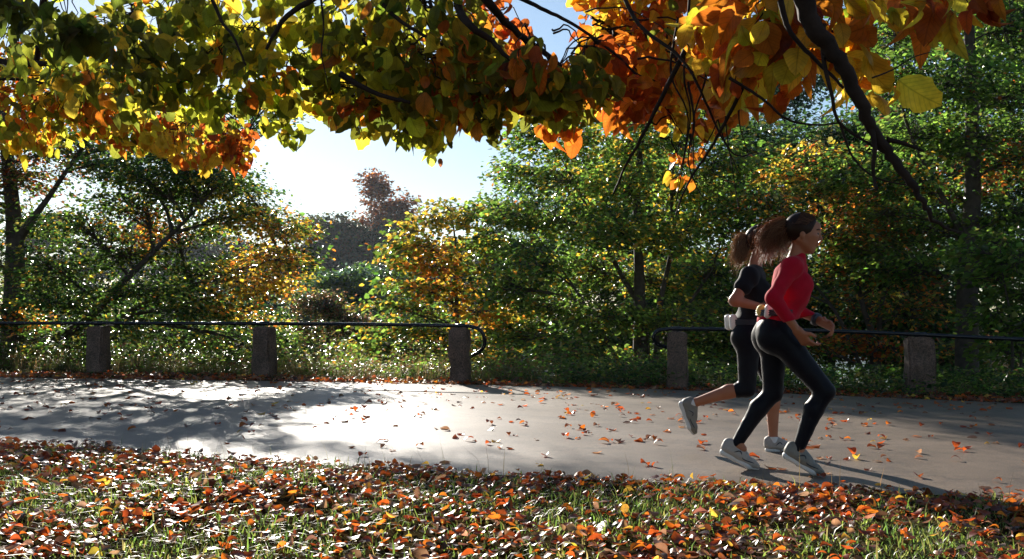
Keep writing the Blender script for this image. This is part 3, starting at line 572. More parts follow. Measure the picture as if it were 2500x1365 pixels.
    for (px, py, rx, ry, Z, rz, n, sz, pl) in L:
        n = int(n*1.6)
        c = P(px, py, Z); ex = np.array([rx/F*Z, rz, ry/F*Z])
        u = nrm(R.normal(size=(n, 3)))*(R.random((n, 1))**.42); pp = c+u*ex
        pos.append(pp); size.append(sz*.72*np.exp(R.normal(0, .24, n))); col.append(palette(pl[0], pl[1], n, .18))
        g1 = nrm(np.array([R.normal(0, .5), R.normal(0, .5), -.9]))
        axs.append(nrm(R.normal(0, .42, (n, 3))+g1*.9)); nos.append(nrm(R.normal(0, .55, (n, 3))+np.array([0, -.8, .55])))
        cents.append((c, ex, n, pp))
    pos = np.vstack(pos); n = len(pos)
    leaf_obj('foliage', OV, pos-base, np.vstack(axs), np.vstack(nos), np.concatenate(size), np.vstack(col), M['canopy_leaf'], root, smooth=True)
    # limbs: hand-laid ones seen in the view
    def limb(pts, r0, r1, n=6):
        q = [P(p[0], p[1], p[2]*.86) if not isinstance(p, np.ndarray) else p for p in pts]; s = spline(q, n)
        wob = R.normal(0, r0*.07, s.shape); wob[0] = 0
        s = s+wob; tw.tube(s-base, lerp_r(r0, r1, len(s), .8), 7, cap=False); return s
    main = []
    main.append(limb([fork, P(2500, -1500, 1.2), P(1940, -160, 2.0), (1955, -20, 2.4), (1990, 70, 2.42), (2035, 130, 2.44), (2085, 215, 2.46), (2120, 300, 2.48), (2165, 365, 2.5), (2215, 430, 2.5), (2240, 470, 2.5), (2265, 515, 2.5), (2300, 555, 2.52), (2345, 565, 2.54)], .030, .002, 5))
    limb([(2120, 290, 2.48), (2135, 350, 2.48), (2132, 420, 2.5), (2140, 465, 2.5)], .007, .003)
    limb([(2165, 340, 2.5), (2210, 352, 2.5), (2255, 368, 2.5)], .006, .003)
    limb([(1905, 0, 2.5), (1925, 70, 2.5), (1960, 115, 2.5), (2010, 165, 2.5), (2060, 215, 2.48)], .007, .003)
    limb([(2010, 60, 2.45), (2010, 140, 2.45), (2030, 230, 2.46), (2050, 300, 2.48), (2120, 350, 2.5), (2160, 375, 2.5)], .006, .002)
    limb([(2050, 300, 2.48), (2080, 380, 2.5), (2130, 430, 2.5), (2200, 450, 2.5), (2250, 455, 2.52)], .003, .0012)
    limb([(1780, 190, 2.8), (1860, 240, 2.8), (1920, 290, 2.8), (1990, 305, 2.8), (2050, 300, 2.8)], .004, .002)
    limb([(2130, 190, 2.46), (2180, 170, 2.5), (2230, 140, 2.5), (2280, 125, 2.5)], .002, .001)
    limb([(1880, 30, 3.0), (1850, 130, 3.0), (1810, 220, 3.1), (1770, 300, 3.2), (1730, 370, 3.3), (1690, 430, 3.4), (1665, 480, 3.4), (1650, 525, 3.4)], .008, .002)
    limb([(1750, 0, 3.2), (1690, 90, 3.3), (1620, 230, 3.4), (1570, 330, 3.5), (1530, 400, 3.6), (1500, 470, 3.7)], .010, .003)
    limb([(1500, -60, 3.5), (1560, 60, 3.4), (1650, 130, 3.3), (1700, 200, 3.2), (1760, 330, 3.3), (1800, 380, 3.3), (1850, 370, 3.3)], .007, .0015)
    for k in range(7):
        x0 = 1660+k*26+R.uniform(-8, 8); y1 = R.uniform(350, 530)
        limb([(x0, R.uniform(-20, 60), 3.4), (x0+R.uniform(-20, 20), 180, 3.45), (x0+R.uniform(-30, 30), 290, 3.5), (x0+R.uniform(-40, 40), y1, 3.55)], .0045, .0014)
    limb([(1680, 200, 3.6), (1695, 300, 3.6), (1680, 380, 3.6), (1690, 430, 3.6), (1715, 480, 3.6), (1740, 490, 3.6)], .004, .001)
    limb([fork, P(1700, -900, 2.5), P(1120, -90, 3.8), (1180, -10, 4.0), (1240, 60, 4.2), (1330, 130, 4.3), (1450, 215, 4.4)], .03, .007)
    limb([(1240, -20, 4.2), (1320, 20, 4.3), (1400, 60, 4.4), (1500, 130, 4.4), (1590, 220, 4.4)], .009, .004)
    limb([P(1100, -90, 4), (1130, 40, 4.0), (1200, 100, 4.0), (1260, 160, 4.0)], .02, .006)
    limb([(900, -60, 4.5), (935, 10, 4.4), (990, 60, 4.3), (1080, 110, 4.2)], .012, .005)
    limb([(830, 180, 4.4), (890, 215, 4.4), (940, 235, 4.4), (1000, 250, 4.4)], .012, .007)
    limb([fork, P(1200, -1300, 2.5), P(300, -300, 4.5), (120, -40, 5.8), P(90, 150, 5.6)], .03, .016)
    limb([(-120, 120, 5.6), (0, 150, 5.6), (70, 156, 5.6), (140, 150, 5.6), (240, 112, 5.5)], .026, .008)
    limb([(-60, 190, 5.9), (60, 195, 5.9), (130, 205, 5.9), (280, 212, 5.9)], .009, .004)
    limb([(500, -50, 4.7), (540, 50, 4.7), (570, 90, 4.6), (600, 160, 4.6)], .009, .004)
    limb([fork, P(1100, -1100, 2.6), P(850, -200, 4.2), (800, -40, 4.5), (700, 40, 4.5), (650, 120, 4.5)], .03, .006)
    limb([(780, -30, 4.4), (790, 60, 4.4), (785, 130, 4.4), (800, 200, 4.4)], .005, .002)
    # secondary twigs that carry the leaves
    for (c, ex, n, pp) in cents:
        o0 = c+np.array([R.normal(0, .2), .1, ex[2]*1.1+.15])
        for k in range(max(1, n//11)):
            q = pp[R.integers(len(pp))]; st = c+(o0-c)*R.uniform(.2, 1)
            mid = (st+q)/2+np.array([0, 0, .06]); s = spline([st, mid, q], 4)+R.normal(0, .006, (9, 3))
            tw.tube(s-base, lerp_r(.0045, .0014, len(s)), 5, cap=False)
    tw.build('branches', M['bark_red'], root)
canopy()
# two leaves adrift on a thread below the beech
for (px, py, Z, sz, c, lab) in [(1052, 376, 4.0, .052, (.35, .38, .04), 'pale yellow leaf hanging in the air below the beech branches'), (1074, 386, 4.1, .035, (.12, .045, .02), 'small brown shrivelled leaf hanging in the air beside the yellow one')]:
    p = P(px, py, Z); o = leaf_obj('falling_leaf', [OV[2]] if sz > .04 else [OV[3]], np.zeros((1, 3)), np.array([[.1, 0, -1.]]), np.array([[.1, -1, .2]]), np.array([sz]), np.array([c]), M['canopy_leaf'], None, True)
    o.location = p; tag(o, lab, 'leaf')

# ------------------------------------------------------------------ grass and leaf litter
def blades(name, X, Y, h, col, lean=.5, w=.0045, label=None):
    n = len(X); Z = G(X, Y); a = R.uniform(0, 2*math.pi, n); d = np.stack([np.cos(a), np.sin(a), np.zeros(n)], -1)
    wd = np.stack([-d[:, 1], d[:, 0], np.zeros(n)], -1)*w*np.exp(R.normal(0, .25, n))[:, None]
    b = np.stack([X, Y, Z-.005], -1); ln = (np.abs(R.normal(0, lean*.7, n))+lean*.45)[:, None]; hh = h[:, None]; up = np.array([0, 0, 1.])
    m1 = b+up*hh*.5+d*hh*ln*.25; t = b+up*hh*np.clip(1-.28*ln, .25, 1)+d*hh*ln*.8
    V = np.stack([b-wd, b+wd, m1+wd*.8, m1-wd*.8, t], 1).reshape(-1, 3); k = np.arange(n)[:, None]*5
    me = make_mesh(name, V, [k+np.array([[0, 1, 2, 3]]), k+np.array([[3, 2, 4]])], M['grass'], np.repeat(col, 5, 0))
    o = obj(name, me); tag(o, label, kind='stuff'); return o
GR = ((.075, .12, .02), (.12, .15, .03), (.17, .15, .05), (.045, .075, .018)); DRY = ((.11, .075, .03), (.07, .045, .02), (.06, .07, .02), (.045, .07, .015))
# foreground turf
def area(n, t0, t1, s0f, s1f, pw=1.0):
    t = R.uniform(t0, t1, n); u = R.random(n)**pw; s = s0f(t)+u*(s1f(t)-s0f(t)); return xy(t, s)
def near_pts(n, depth=3.6, edge=.04):
    return area(n, -2.5, 12.5, lambda t: SN(t)-depth, lambda t: SN(t)+edge)
def wavy(X, Y): return np.sin(X*2.3+1)*np.sin(Y*2.9)+.6*np.sin(X*5.1-Y*3)+.4*np.sin(X*9+Y*7)
X, Y = near_pts(120000); q = (Y > 3.1) & (abs(X) < Y*.6+.5); X, Y = X[q], Y[q]
t_, s_ = ts(X, Y); ed = SN(t_)+.05*np.sin(t_*3.1)+.06*np.sin(t_*7.7+1)-s_
q = (ed > -.02) & (R.random(len(X)) < .65+.45*wavy(X, Y)); X, Y = X[q], Y[q]
blades('grass', X, Y, np.clip(.040*np.exp(R.normal(0, .45, len(X))), .01, .12), palette(GR, (4, 4, 1.8, 2), len(X)), 1.2, .0026, 'short green turf in the foreground showing between fallen leaves')
# far verge
X, Y = area(70000, -3, 17, lambda t: SF(t)+.0, lambda t: SF(t)*0+1.6); q = R.random(len(X)) < .5+.5*wavy(X*1.5, Y*2.); X, Y = X[q], Y[q]
blades('grass', X, Y, np.clip((.03+.13*ss(-.4, .7, ts(X, Y)[1])*(1+.6*wavy(X*2, Y)))*np.exp(R.normal(0, .5, len(X))), .015, .4), palette(DRY, (2, 2, 3, 4), len(X)), 1.2, .003, 'rough verge grass along the far side of the road under the rail')
X, Y = area(9000, 4.5, 18, lambda t: t*0-.1+0*t, lambda t: t*0+2.2)
q = (wavy(X*.8, Y) > .5); X, Y = X[q], Y[q]
blades('tall_grass', X, Y, np.clip(.32*np.exp(R.normal(0, .35, len(X))), .1, .6), palette(DRY, (4, 3, 2, 1), len(X)), .45, .003, 'tall dry brown grass stalks behind the far verge on the left')
# thin stalks standing at the near edge of the road
X, Y = area(70, -1.2, 6.5, lambda t: SN(t)-.35, lambda t: SN(t)+.0)
blades('tall_grass', X, Y, R.uniform(.1, .26, len(X)), palette(DRY, (4, 3, 2, 1), len(X)), .35, .0012, 'sparse thin grass stalks standing up along the near road edge')
# herbs on the right verge
n = 16000; X, Y = area(n, -4, 5.0, lambda t: np.maximum(SF(t)+.15, t*0-.6), lambda t: t*0+2.2); hz = R.random(n)*.34*np.clip((ts(X, Y)[1]+.9)/1.2, .1, 1)
leaf_obj('ground_cover', [tmpl_small()], np.stack([X, Y, G(X, Y)+hz+.02], -1), nrm(R.normal(0, 1, (n, 3))*[1, 1, .3]), nrm(R.normal(0, .45, (n, 3))+[0, 0, 1]), .05*np.exp(R.normal(0, .3, n)), palette((GREEN, DGREEN, OLIVE, LGREEN), (4, 4, 1, 1), n), M['leaf'])
tag(bpy.data.objects['ground_cover'], 'dark leafy nettles and herbs on the verge at the foot of the right posts', kind='stuff')
n = 30000; X, Y = area(n, 3.0, 17, lambda t: t*0+.1, lambda t: t*0+3.0); hz = R.random(n)*.55*np.clip(.75+.4*wavy(X*1.7, Y*1.1), .1, 1.2)
q = wavy(X*1.3, Y*1.1) > -.7; X, Y, hz = X[q], Y[q], hz[q]; n = len(X)
o = leaf_obj('ground_cover', [tmpl_small()], np.stack([X, Y, G(X, Y)+hz+.02], -1), nrm(R.normal(0, 1, (n, 3))*[1, 1, .3]), nrm(R.normal(0, .45, (n, 3))+[0, 0, 1]), .045*np.exp(R.normal(0, .3, n)), palette((GREEN, OLIVE, LGREEN, BROWN), (3, 3, 2, 2), n), M['leaf'])
tag(o, 'green and brown undergrowth on the bank just beyond the left posts', kind='stuff')
# fallen leaves
DL = [tmpl_ovate(.4, .12, 11, w=.38, lobes=.02, n=6), tmpl_ovate(-.35, .15, 12, w=.4, n=6), tmpl_ovate(.2, .28, 13, w=.38, n=6, twist=.4), tmpl_ovate(.6, .06, 14, w=.4, n=6), tmpl_ovate(-.2, -.2, 15, w=.42, n=6), tmpl_ovate(.1, .05, 16, w=.4, n=6)]
FLP = ((.24, .044, .008), (.12, .028, .007), (.34, .09, .010), (.40, .24, .03), (.19, .10, .055), (.11, .05, .03)); FLW = (5, 3, 3.2, 1.0, 3, 2)
def litter(name, X, Y, size, lift, tilt, label):
    n = len(X); a = R.uniform(0, 2*math.pi, n)
    ax = nrm(np.stack([np.cos(a), np.sin(a), R.normal(0, tilt*.6, n)], -1)); no = nrm(np.array([0, 0, 1.])+R.normal(0, tilt, (n, 3)))
    o = leaf_obj(name, DL, np.stack([X, Y, G(X, Y)+lift], -1), ax, no, size*np.exp(np.clip(R.normal(0, .25, n), -.6, .35)), palette(FLP, FLW, n, .35), M['dead_leaf'], None, True)
    tag(o, label, kind='stuff'); return o
X, Y = near_pts(26000, 3.6, .12); q = (Y > 3.1) & (abs(X) < Y*.6+.4); X, Y = X[q], Y[q]
t_, s_ = ts(X, Y); ed = SN(t_)+.05*np.sin(t_*3.1)+.06*np.sin(t_*7.7+1)-s_
pr = np.clip(.60-.30*wavy(X, Y)+.45*np.exp(-((ed-.25)/.35)**2), .1, 1); q = (R.random(len(X)) < pr) & (ed > -.14*R.random(len(X))**2); X, Y = X[q], Y[q]; ed = ed[q]
litter('leaf_litter', X, Y, .047, .008+.04*R.random(len(X))*(ed > 0), .34, 'thick rust and copper coloured leaf litter over the foreground turf')
X, Y = area(4200, -3, 17, lambda t: SF(t)-.05, lambda t: SF(t)+.9, 1.5)
litter('leaf_litter', X, Y, .06, .01+.02*R.random(len(X)), .4, 'line of brown fallen leaves along the far edge of the road')
# single leaves on the road
vars_ = []
CN = ['rust red', 'dark brown', 'orange', 'yellow', 'pale tan', 'grey brown']
for ci, c in enumerate(FLP):
    for k in range(4):
        V, Fq, C, U = leaves(DL[(ci+k) % 6], np.zeros((1, 3)), np.array([[0, 1., 0]]), np.array([[0, 0, 1.]]), np.array([.07]), np.array([c])*(.85+.1*k))
        V = V-[0, .035, 0]; V[:, 2] -= np.percentile(V[:, 2], 12)
        vars_.append((ci, make_mesh('fallen_leaf', V, [Fq], M['dead_leaf'], C, U, True)))
pts = []
while len(pts) < 800:
    t = random.uniform(-2.2, 13.5); u = random.random()**.8
    s = float(SN(t))+.05+u*(float(SF(t))-float(SN(t))-.15); x, y = xy(t, s)
    if abs(x) > y*.505 or y < 4: continue
    if any((x-a)**2+(y-b)**2 < .09**2 for a, b in pts[-60:]) and random.random() < .6: continue
    pts.append((x, y))
    if random.random() < .25 and len(pts) < 798: pts.append((x+random.uniform(-.09, .09), y+random.uniform(-.07, .07)))
pts.sort(key=lambda p: p[1])
SHP = ['cupped', 'arched', 'folded', 'curled', 'humped', 'flat']
def zone(x, y):
    px = 1250+x/y*F; py = HOR+(CAMZ-float(G(x, y)))/y*F
    c = 'at the left road end' if px < 210 else 'below the leftmost post' if px < 420 else 'left below the second post' if px < 640 else 'right below the second post' if px < 880 else 'left of the slim post' if px < 1110 else 'right of the slim post' if px < 1330 else 'before the rail gap' if px < 1540 else 'before the fourth post' if px < 1760 else 'under the runners' if px < 2000 else 'just ahead of the runners' if px < 2220 else 'at the right road end'
    d = 'by the grass' if py > 1130 else 'on near road' if py > 1075 else 'in mid road' if py > 1020 else 'on far road'
    return c, d
special = [((1473, 1083), 2, 'bright orange leaf lying alone flat in mid road'), ((1367, 974), 3, 'yellow leaf on the far part of the road before the rail gap')]
for (px, py), ci, lab in special:
    Zg = 2500*.87/(py-HOR); x = (px-1250)/F*Zg
    for _ in range(4): Zg = (CAMZ-float(G((px-1250)/F*Zg, Zg)))*F/(py-HOR)
    x = (px-1250)/F*Zg
    me = [m for c, m in vars_ if c == ci][0]; o = obj('fallen_leaf', me); o.location = (x, Zg, float(G(x, Zg))+.012); o.rotation_euler = (.25, .05, 1.2); o.scale = (1.25,)*3
    tag(o, lab, 'leaf')
used_ = set()
for i, (x, y) in enumerate(pts[:298]):
    a, b = zone(x, y)
    for _ in range(400):
        vi = random.choices(range(24), [FLW[k//4] for k in range(24)])[0]; ci, me = vars_[vi]; k = random.uniform(.62, 1.18)
        sz_ = 'small' if k < .82 else 'medium' if k < 1.0 else 'large'; lab = f'{sz_} {SHP[(ci+vi % 4) % 6]} {CN[ci]} leaf {a}, {b}'
        if lab not in used_: break
    used_.add(lab)
    o = obj('fallen_leaf', me); o.location = (x, y, float(G(x, y))+.009); o.rotation_euler = (random.gauss(0, .2), random.gauss(0, .2), random.uniform(0, 6.28)); o.scale = (k, k, k)
    tag(o, lab, 'leaf', 'fallen leaves scattered on the road')
far_ = np.array(pts[298:])
litter('leaf_litter', far_[:, 0], far_[:, 1], .062, .012, .25, 'scattered small leaves on the far half of the road')

# ------------------------------------------------------------------ people
class Field:
    def __init__(s): s.p = []
    def cap(s, a, b, ra, rb, k=.02): s.p.append(('c', np.array(a, float), np.array(b, float), ra, rb, k)); return s
    def ell(s, c, r, k=.03, rot=0): s.p.append(('e', np.array(c, float), np.array(r, float), rot, 0, k)); return s   # rot in the x-z plane
    def chain(s, pts, rad, k=.02):
        for i in range(len(pts)-1): s.cap(pts[i], pts[i+1], rad[i], rad[i+1], k)
        return s
    def cut(s, o, n): s.p.append(('p', np.array(o, float), nrm(np.array(n, float)), 0, 0, .0)); return s               # remove the side the normal points to
    def mesh(s, h=.007, wr=0.0, ws=9.0):
        lo = np.full(3, 1e9); hi = np.full(3, -1e9)
        for q in s.p:
            if q[0] == 'c': m = max(q[3], q[4]); lo = np.minimum(lo, np.minimum(q[1], q[2])-m); hi = np.maximum(hi, np.maximum(q[1], q[2])+m)
            elif q[0] == 'e': m = max(q[2]); lo = np.minimum(lo, q[1]-m); hi = np.maximum(hi, q[1]+m)
        lo -= .03; hi += .03; n = np.ceil((hi-lo)/h).astype(int)+1
        f = np.full(n, .2, np.float32); ax = [lo[i]+h*np.arange(n[i]) for i in range(3)]
        for q in s.p:
            if q[0] == 'p':
                d = (ax[0][:, None, None]-q[1][0])*q[2][0]+(ax[1][None, :, None]-q[1][1])*q[2][1]+(ax[2][None, None]-q[1][2])*q[2][2]
                near = np.ones_like(f, bool)
                f[...] = np.maximum(f, d.astype(np.float32)); continue
            if q[0] == 'c': m = max(q[3], q[4]); a0 = np.minimum(q[1], q[2])-m; a1 = np.maximum(q[1], q[2])+m
            else: m = max(q[2]); a0 = q[1]-m; a1 = q[1]+m
            i0 = np.maximum(((a0-.07-lo)/h).astype(int), 0); i1 = np.minimum(((a1+.07-lo)/h).astype(int)+2, n)
            sl = tuple(slice(i0[i], i1[i]) for i in range(3))
            X = np.stack(np.meshgrid(*[ax[i][i0[i]:i1[i]] for i in range(3)], indexing='ij'), -1)
            if q[0] == 'c':
                ba = q[2]-q[1]; t = np.clip(((X-q[1])@ba)/max(ba@ba, 1e-9), 0, 1)
                d = np.linalg.norm(X-q[1]-t[..., None]*ba, axis=-1)-(q[3]+(q[4]-q[3])*t)
            else:
                Y = X-q[1]; c_, s_ = math.cos(q[3]), math.sin(q[3])
                Y = np.stack([Y[..., 0]*c_+Y[..., 2]*s_, Y[..., 1], -Y[..., 0]*s_+Y[..., 2]*c_], -1)/q[2]
                k0 = np.linalg.norm(Y, axis=-1); k1 = np.linalg.norm(Y/q[2], axis=-1); d = k0*(k0-1)/np.maximum(k1, 1e-6)
            g0 = f[sl]; k = max(q[5], 1e-4); hh = np.maximum(k-np.abs(g0-d), 0)/k
            f[sl] = np.minimum(g0, d)-hh*hh*k*.25
        if wr:
            X = np.meshgrid(*ax, indexing='ij', sparse=True)
            f += (wr*(np.sin(X[2]*ws*6+np.sin(X[0]*ws*3)*2)*np.sin(X[0]*ws*4+X[1]*ws*5))).astype(np.float32)
        ins = f < 0
        # surface nets
        c = np.zeros(np.array(n)-1, int); cor = [(i, j, k) for i in (0, 1) for j in (0, 1) for k in (0, 1)]
        def sub(A, o): return A[o[0]:A.shape[0]-1+o[0], o[1]:A.shape[1]-1+o[1], o[2]:A.shape[2]-1+o[2]]
        for o in cor: c += sub(ins, o)
        cell = (c > 0) & (c < 8); ids = np.full(cell.shape, -1); I = np.argwhere(cell); ids[cell] = np.arange(len(I))
        acc = np.zeros((len(I), 3)); cnt = np.zeros(len(I))
        for a in cor:
            for d in range(3):
                if a[d]: continue
                b = list(a); b[d] = 1
                fa = f[I[:, 0]+a[0], I[:, 1]+a[1], I[:, 2]+a[2]]; fb = f[I[:, 0]+b[0], I[:, 1]+b[1], I[:, 2]+b[2]]
                m = (fa < 0) != (fb < 0); t = np.where(m, fa/np.where(m, fa-fb, 1), 0)
                p = np.tile(np.array(a, float), (len(I), 1)); p[:, d] = t
                acc[m] += p[m]; cnt[m] += 1
        V = lo+h*(I+acc/cnt[:, None]); Fq = []
        for d in range(3):
            e1, e2 = (d+1) % 3, (d+2) % 3
            A = ins; sl0 = [slice(1, -1)]*3; sl0[d] = slice(0, -1); sl1 = [slice(1, -1)]*3; sl1[d] = slice(1, None)
            a = A[tuple(sl0)]; b = A[tuple(sl1)]
            for flip, m in ((False, a & ~b), (True, ~a & b)):
                J = np.argwhere(m); 
                if not len(J): continue
                J = J+1; J[:, d] -= 1
                u = np.zeros(3, int); u[e1] = 1; v = np.zeros(3, int); v[e2] = 1
                q = [J-u-v, J-v, J, J-u]; q = np.stack([ids[x[:, 0], x[:, 1], x[:, 2]] for x in q], -1)
                Fq.append(q[:, ::-1] if flip else q)
        return V, np.vstack(Fq)
def fobj(name, fld, m, parent, h=.007, wr=0, ws=9):
    V, Fq = fld.mesh(h, wr, ws); Fq = Fq[(Fq >= 0).all(1)]
    return obj(name, make_mesh(name, V, [Fq], m, smooth=True), parent)
M['skin'] = simple('skin', (.36, .13, .062), .5, .4, .06, 15); M['skin'].node_tree.nodes['Principled BSDF'].inputs['Subsurface Weight'].default_value = .05
M['red'] = simple('red_jersey', (.42, .006, .022), .8, .08, .08, 30, .25, bscale=14, sheen=.05)
M['black'] = simple('black_jersey', (.006, .006, .009), .8, .15, .1, 40, .06, sheen=.05)
M['tights'] = simple('black_tights', (.004, .004, .008), .5, .12, .05, 40, .03, sheen=.04)
M['shoe'] = simple('pale_shoe_mesh', (.36, .31, .27), .6, .4, .12, 40, .1)
M['shoe_grey'] = simple('grey_shoe_mesh', (.20, .18, .15), .6, .4, .12, 40, .1)
M['sole'] = simple('white_rubber_sole', (.62, .60, .57), .6, .4, .05, 40)
M['dark'] = simple('dark_trim', (.015, .018, .03), .5, .5)
M['white'] = simple('white_plastic', (.75, .73, .70), .35, .5)
M['yellow'] = simple('yellow_pouch', (.70, .50, .12), .6, .4)
M['sock'] = simple('white_sock', (.65, .62, .6), .9, .2)
M['eye'] = simple('eye', (.05, .03, .02), .15, .6)
M['brow'] = simple('eyebrow_hair', (.04, .02, .012), .7, .3)
def hairmat(name, c):
    m, n, l, b = mat(name); at = n.new('ShaderNodeAttribute'); at.attribute_name = 'col'
    l.new(at.outputs['Color'], b.inputs['Base Color']); b.inputs['Roughness'].default_value = .45; b.inputs['Specular IOR Level'].default_value = .35
    tr = n.new('ShaderNodeBsdfTranslucent'); l.new(at.outputs['Color'], tr.inputs[0]); mx = n.new('ShaderNodeMixShader'); mx.inputs[0].default_value = .5
    l.new(b.outputs[0], mx.inputs[1]); l.new(tr.outputs[0], mx.inputs[2]); l.new(mx.outputs[0], n['Material Output'].inputs[0]); return m
M['hair'] = hairmat('hair', None)

def hand(fl, wrist, d, palm_n, side, curl, S_=1.0):
    """d: direction of the forearm; palm_n: palm normal (way the fingers curl); side: thumb side."""
    d = nrm(np.array(d, float)); pn = np.array(palm_n, float); pn = nrm(pn-d*(pn@d)); sd_ = nrm(np.array(side, float)-d*(np.array(side, float)@d)); sd_ = nrm(sd_-pn*(sd_@pn))
    w = np.array(wrist, float)
    for k in (-1.3, -.45, .45, 1.3): fl.cap(w+sd_*k*.013, w+d*.082+sd_*k*.021, .017, .0125, .012)
    for i, (k, L) in enumerate([(1.5, .068), (.5, .077), (-.5, .072), (-1.5, .056)]):
        p = w+d*.085+sd_*k*.0205; a = curl+(i*.13); sdv = d*1.0
        for j, fr in enumerate((.44, .32, .24)):
            a_ = a*(j+1)*.9; dv = nrm(d*math.cos(a_)+pn*math.sin(a_)+sd_*k*.05)
            q = p+dv*L*fr*1.15; fl.cap(p, q, .0088-.001*j, .0078-.001*j, .004); p = q
    p = w+d*.028+sd_*.024; q = p+nrm(d*.6+sd_*.85+pn*.35)*.038; fl.cap(p, q, .014, .011, .01); r = q+nrm(d*.95+sd_*.1+pn*.55)*.036; fl.cap(q, r, .0105, .0085, .005)

def head(fl, c, tilt=0.0):
    c = np.array(c, float); ca, sa = math.cos(tilt), math.sin(tilt)
    def q(x, y, z): return c+[x*ca+z*sa, y, -x*sa+z*ca]
    fl.ell(q(-.012, 0, .022), (.096, .074, .090), .02, -tilt)       # skull
    fl.ell(q(.028, 0, -.030), (.058, .058, .075), .03, -tilt)        # face
    fl.cap(q(.052, 0, -.092), q(.0, .0, -.062), .024, .04, .02)      # chin and jaw
    for s in (-1, 1):
        fl.cap(q(.045, s*.022, -.086), q(-.012, s*.052, -.045), .019, .018, .02)
        fl.ell(q(.060, s*.033, -.012), (.020, .022, .018), .015)     # cheek
        fl.ell(q(-.008, s*.073, -.012), (.016, .008, .028), .006)    # ear
    fl.cap(q(.080, 0, .028), q(.070, 0, .055), .016, .02, .02)       # brow
    fl.cap(q(.084, 0, .014), q(.103, 0, -.022), .0075, .0105, .008)  # nose
    fl.ell(q(.088, 0, -.030), (.014, .015, .008), .006)
    fl.ell(q(.084, 0, -.051), (.012, .022, .006), .005); fl.ell(q(.081, 0, -.063), (.012, .019, .007), .005)  # lips
    return q
def shoe(parent, heel, toe, up, side, m_up, label=None, yaw=None):
    """heel and toe at sole level."""
    heel = np.array(heel, float); toe = np.array(toe, float); d = nrm(toe-heel); L = np.linalg.norm(toe-heel)
    u = np.array(up, float); u = nrm(u-d*(u@d)); s = np.cross(d, u)
    def q(a, b, h): return heel+d*a*L+s*b+u*h
    f = Field()
    for b in (-.013, .013):
        f.cap(q(.12, b, .045), q(.45, b*1.2, .045), .030, .030, .02); f.cap(q(.45, b*1.2, .042), q(.80, b*1.5, .032), .028, .024, .02); f.cap(q(.8, b*1.5, .032), q(.93, b*.9, .028), .024, .018, .02)
    f.cap(q(.10, 0, .075), q(.12, 0, .05), .034, .036, .02); f.cap(q(.22, 0, .085), q(.55, 0, .055), .034, .028, .02)
    root = fobj('shoe', f, m_up, parent, .006)
    if label: root['label'] = label
    g = Field()
    for b in (-.018, .018):
        g.cap(q(.08, b*.9, .012), q(.4, b*.9, .010), .021, .017, .012); g.cap(q(.4, b*.9, .010), q(.76, b*1.35, .010), .017, .019, .012); g.cap(q(.76, b*1.35, .010), q(.96, b*.6, .018), .019, .013, .012)
    fobj('sole', g, M['sole'], root, .006)
    m = MB()
    for sg in (-1, 1):
        pts = [q(.02, sg*.030, .05), q(.25, sg*.040, .040), q(.42, sg*.044, .070), q(.55, sg*.044, .035), q(.78, sg*.046, .040), q(.92, sg*.030, .038)]
        m.tube(spline(pts, 4), .0032, 5)
    m.build('trim', M['dark'], root)
    m = MB()
    for k in range(5):
        a = .40+k*.065; m.tube(spline([q(a, -.020, .082-k*.006), q(a+.01, 0, .090-k*.0062), q(a, .020, .082-k*.006)], 3), .0035, 5)
    m.build('laces', M['white'], root)
    return root
def strands(name, roots, guide, n, c0, c1, wid, curl, parent, r=.0016, seed=1):
    rr = np.random.default_rng(seed); m = MB(); g0 = spline(guide, 7); K = len(g0)
    for i in range(n):
        off = rr.normal(0, 1, 3)*wid; ph = rr.uniform(0, 6.28); fr = rr.uniform(8, 15); L = rr.uniform(.6, 1.0)
        k = max(4, int(K*L)); v = np.linspace(0, L, k)[:, None]
        p = g0[:k]+off*(.25+1.2*v**.7)+curl*v*np.stack([np.sin(fr*v[:, 0]+ph), np.cos(fr*v[:, 0]*.9+ph), np.sin(fr*v[:, 0]*1.2+ph*2)], -1)
        c = np.array(c0)+(np.array(c1)-np.array(c0))*rr.random()
        m.tube(p, lerp_r(r, r*.4, k), 3, c, cap=False)
    return m.build(name, M['hair'], parent, True, True)
def scalp(name, q, c0, c1, parent, n=1700, seed=3):
    """short locks combed from the forehead back to the tie: hair cap of real strands over a base"""
    rr = np.random.default_rng(seed); m = MB()
    tie = q(-.105, 0, .035)
    for i in range(n):
        a = rr.uniform(-1, 1)*1.45; b = rr.uniform(0, 1)
        # root line from forehead down past the ear
        rx = .072*math.cos(a*.95)-.005*abs(a); ry = .077*math.sin(a); rz = .085*math.cos(a)**.5 if abs(a) < 1.35 else .02
        p0 = np.array([rx*(1-b*1.0), ry*(1-.1*b), .035+.065*math.cos(a)+.02*b])
        mid = np.array([p0[0]*.3-.04, p0[1]*1.03, .02+.098*math.cos(a*.9)])
        end = np.array([-.105, p0[1]*.15, .035])
        # push onto an ellipsoid
        def on(pn, k=1.0):
            v = pn-np.array([-.012, 0, .022]); rl = np.linalg.norm(v/np.array([.106, .084, .100])); return np.array([-.012, 0, .022])+v/rl*k
        pts = [q(*on(p0, .985)), q(*on((p0+mid)/2, 1.01+rr.uniform(0, .02))), q(*on(mid, 1.02)), q(*on((mid+end)/2, 1.02)), q(*end)]
        c = np.array(c0)+(np.array(c1)-np.array(c0))*rr.random()**2
        m.tube(spline(pts, 3), .0019, 3, c, cap=False)
    return m.build(name, M['hair'], parent, True, True)

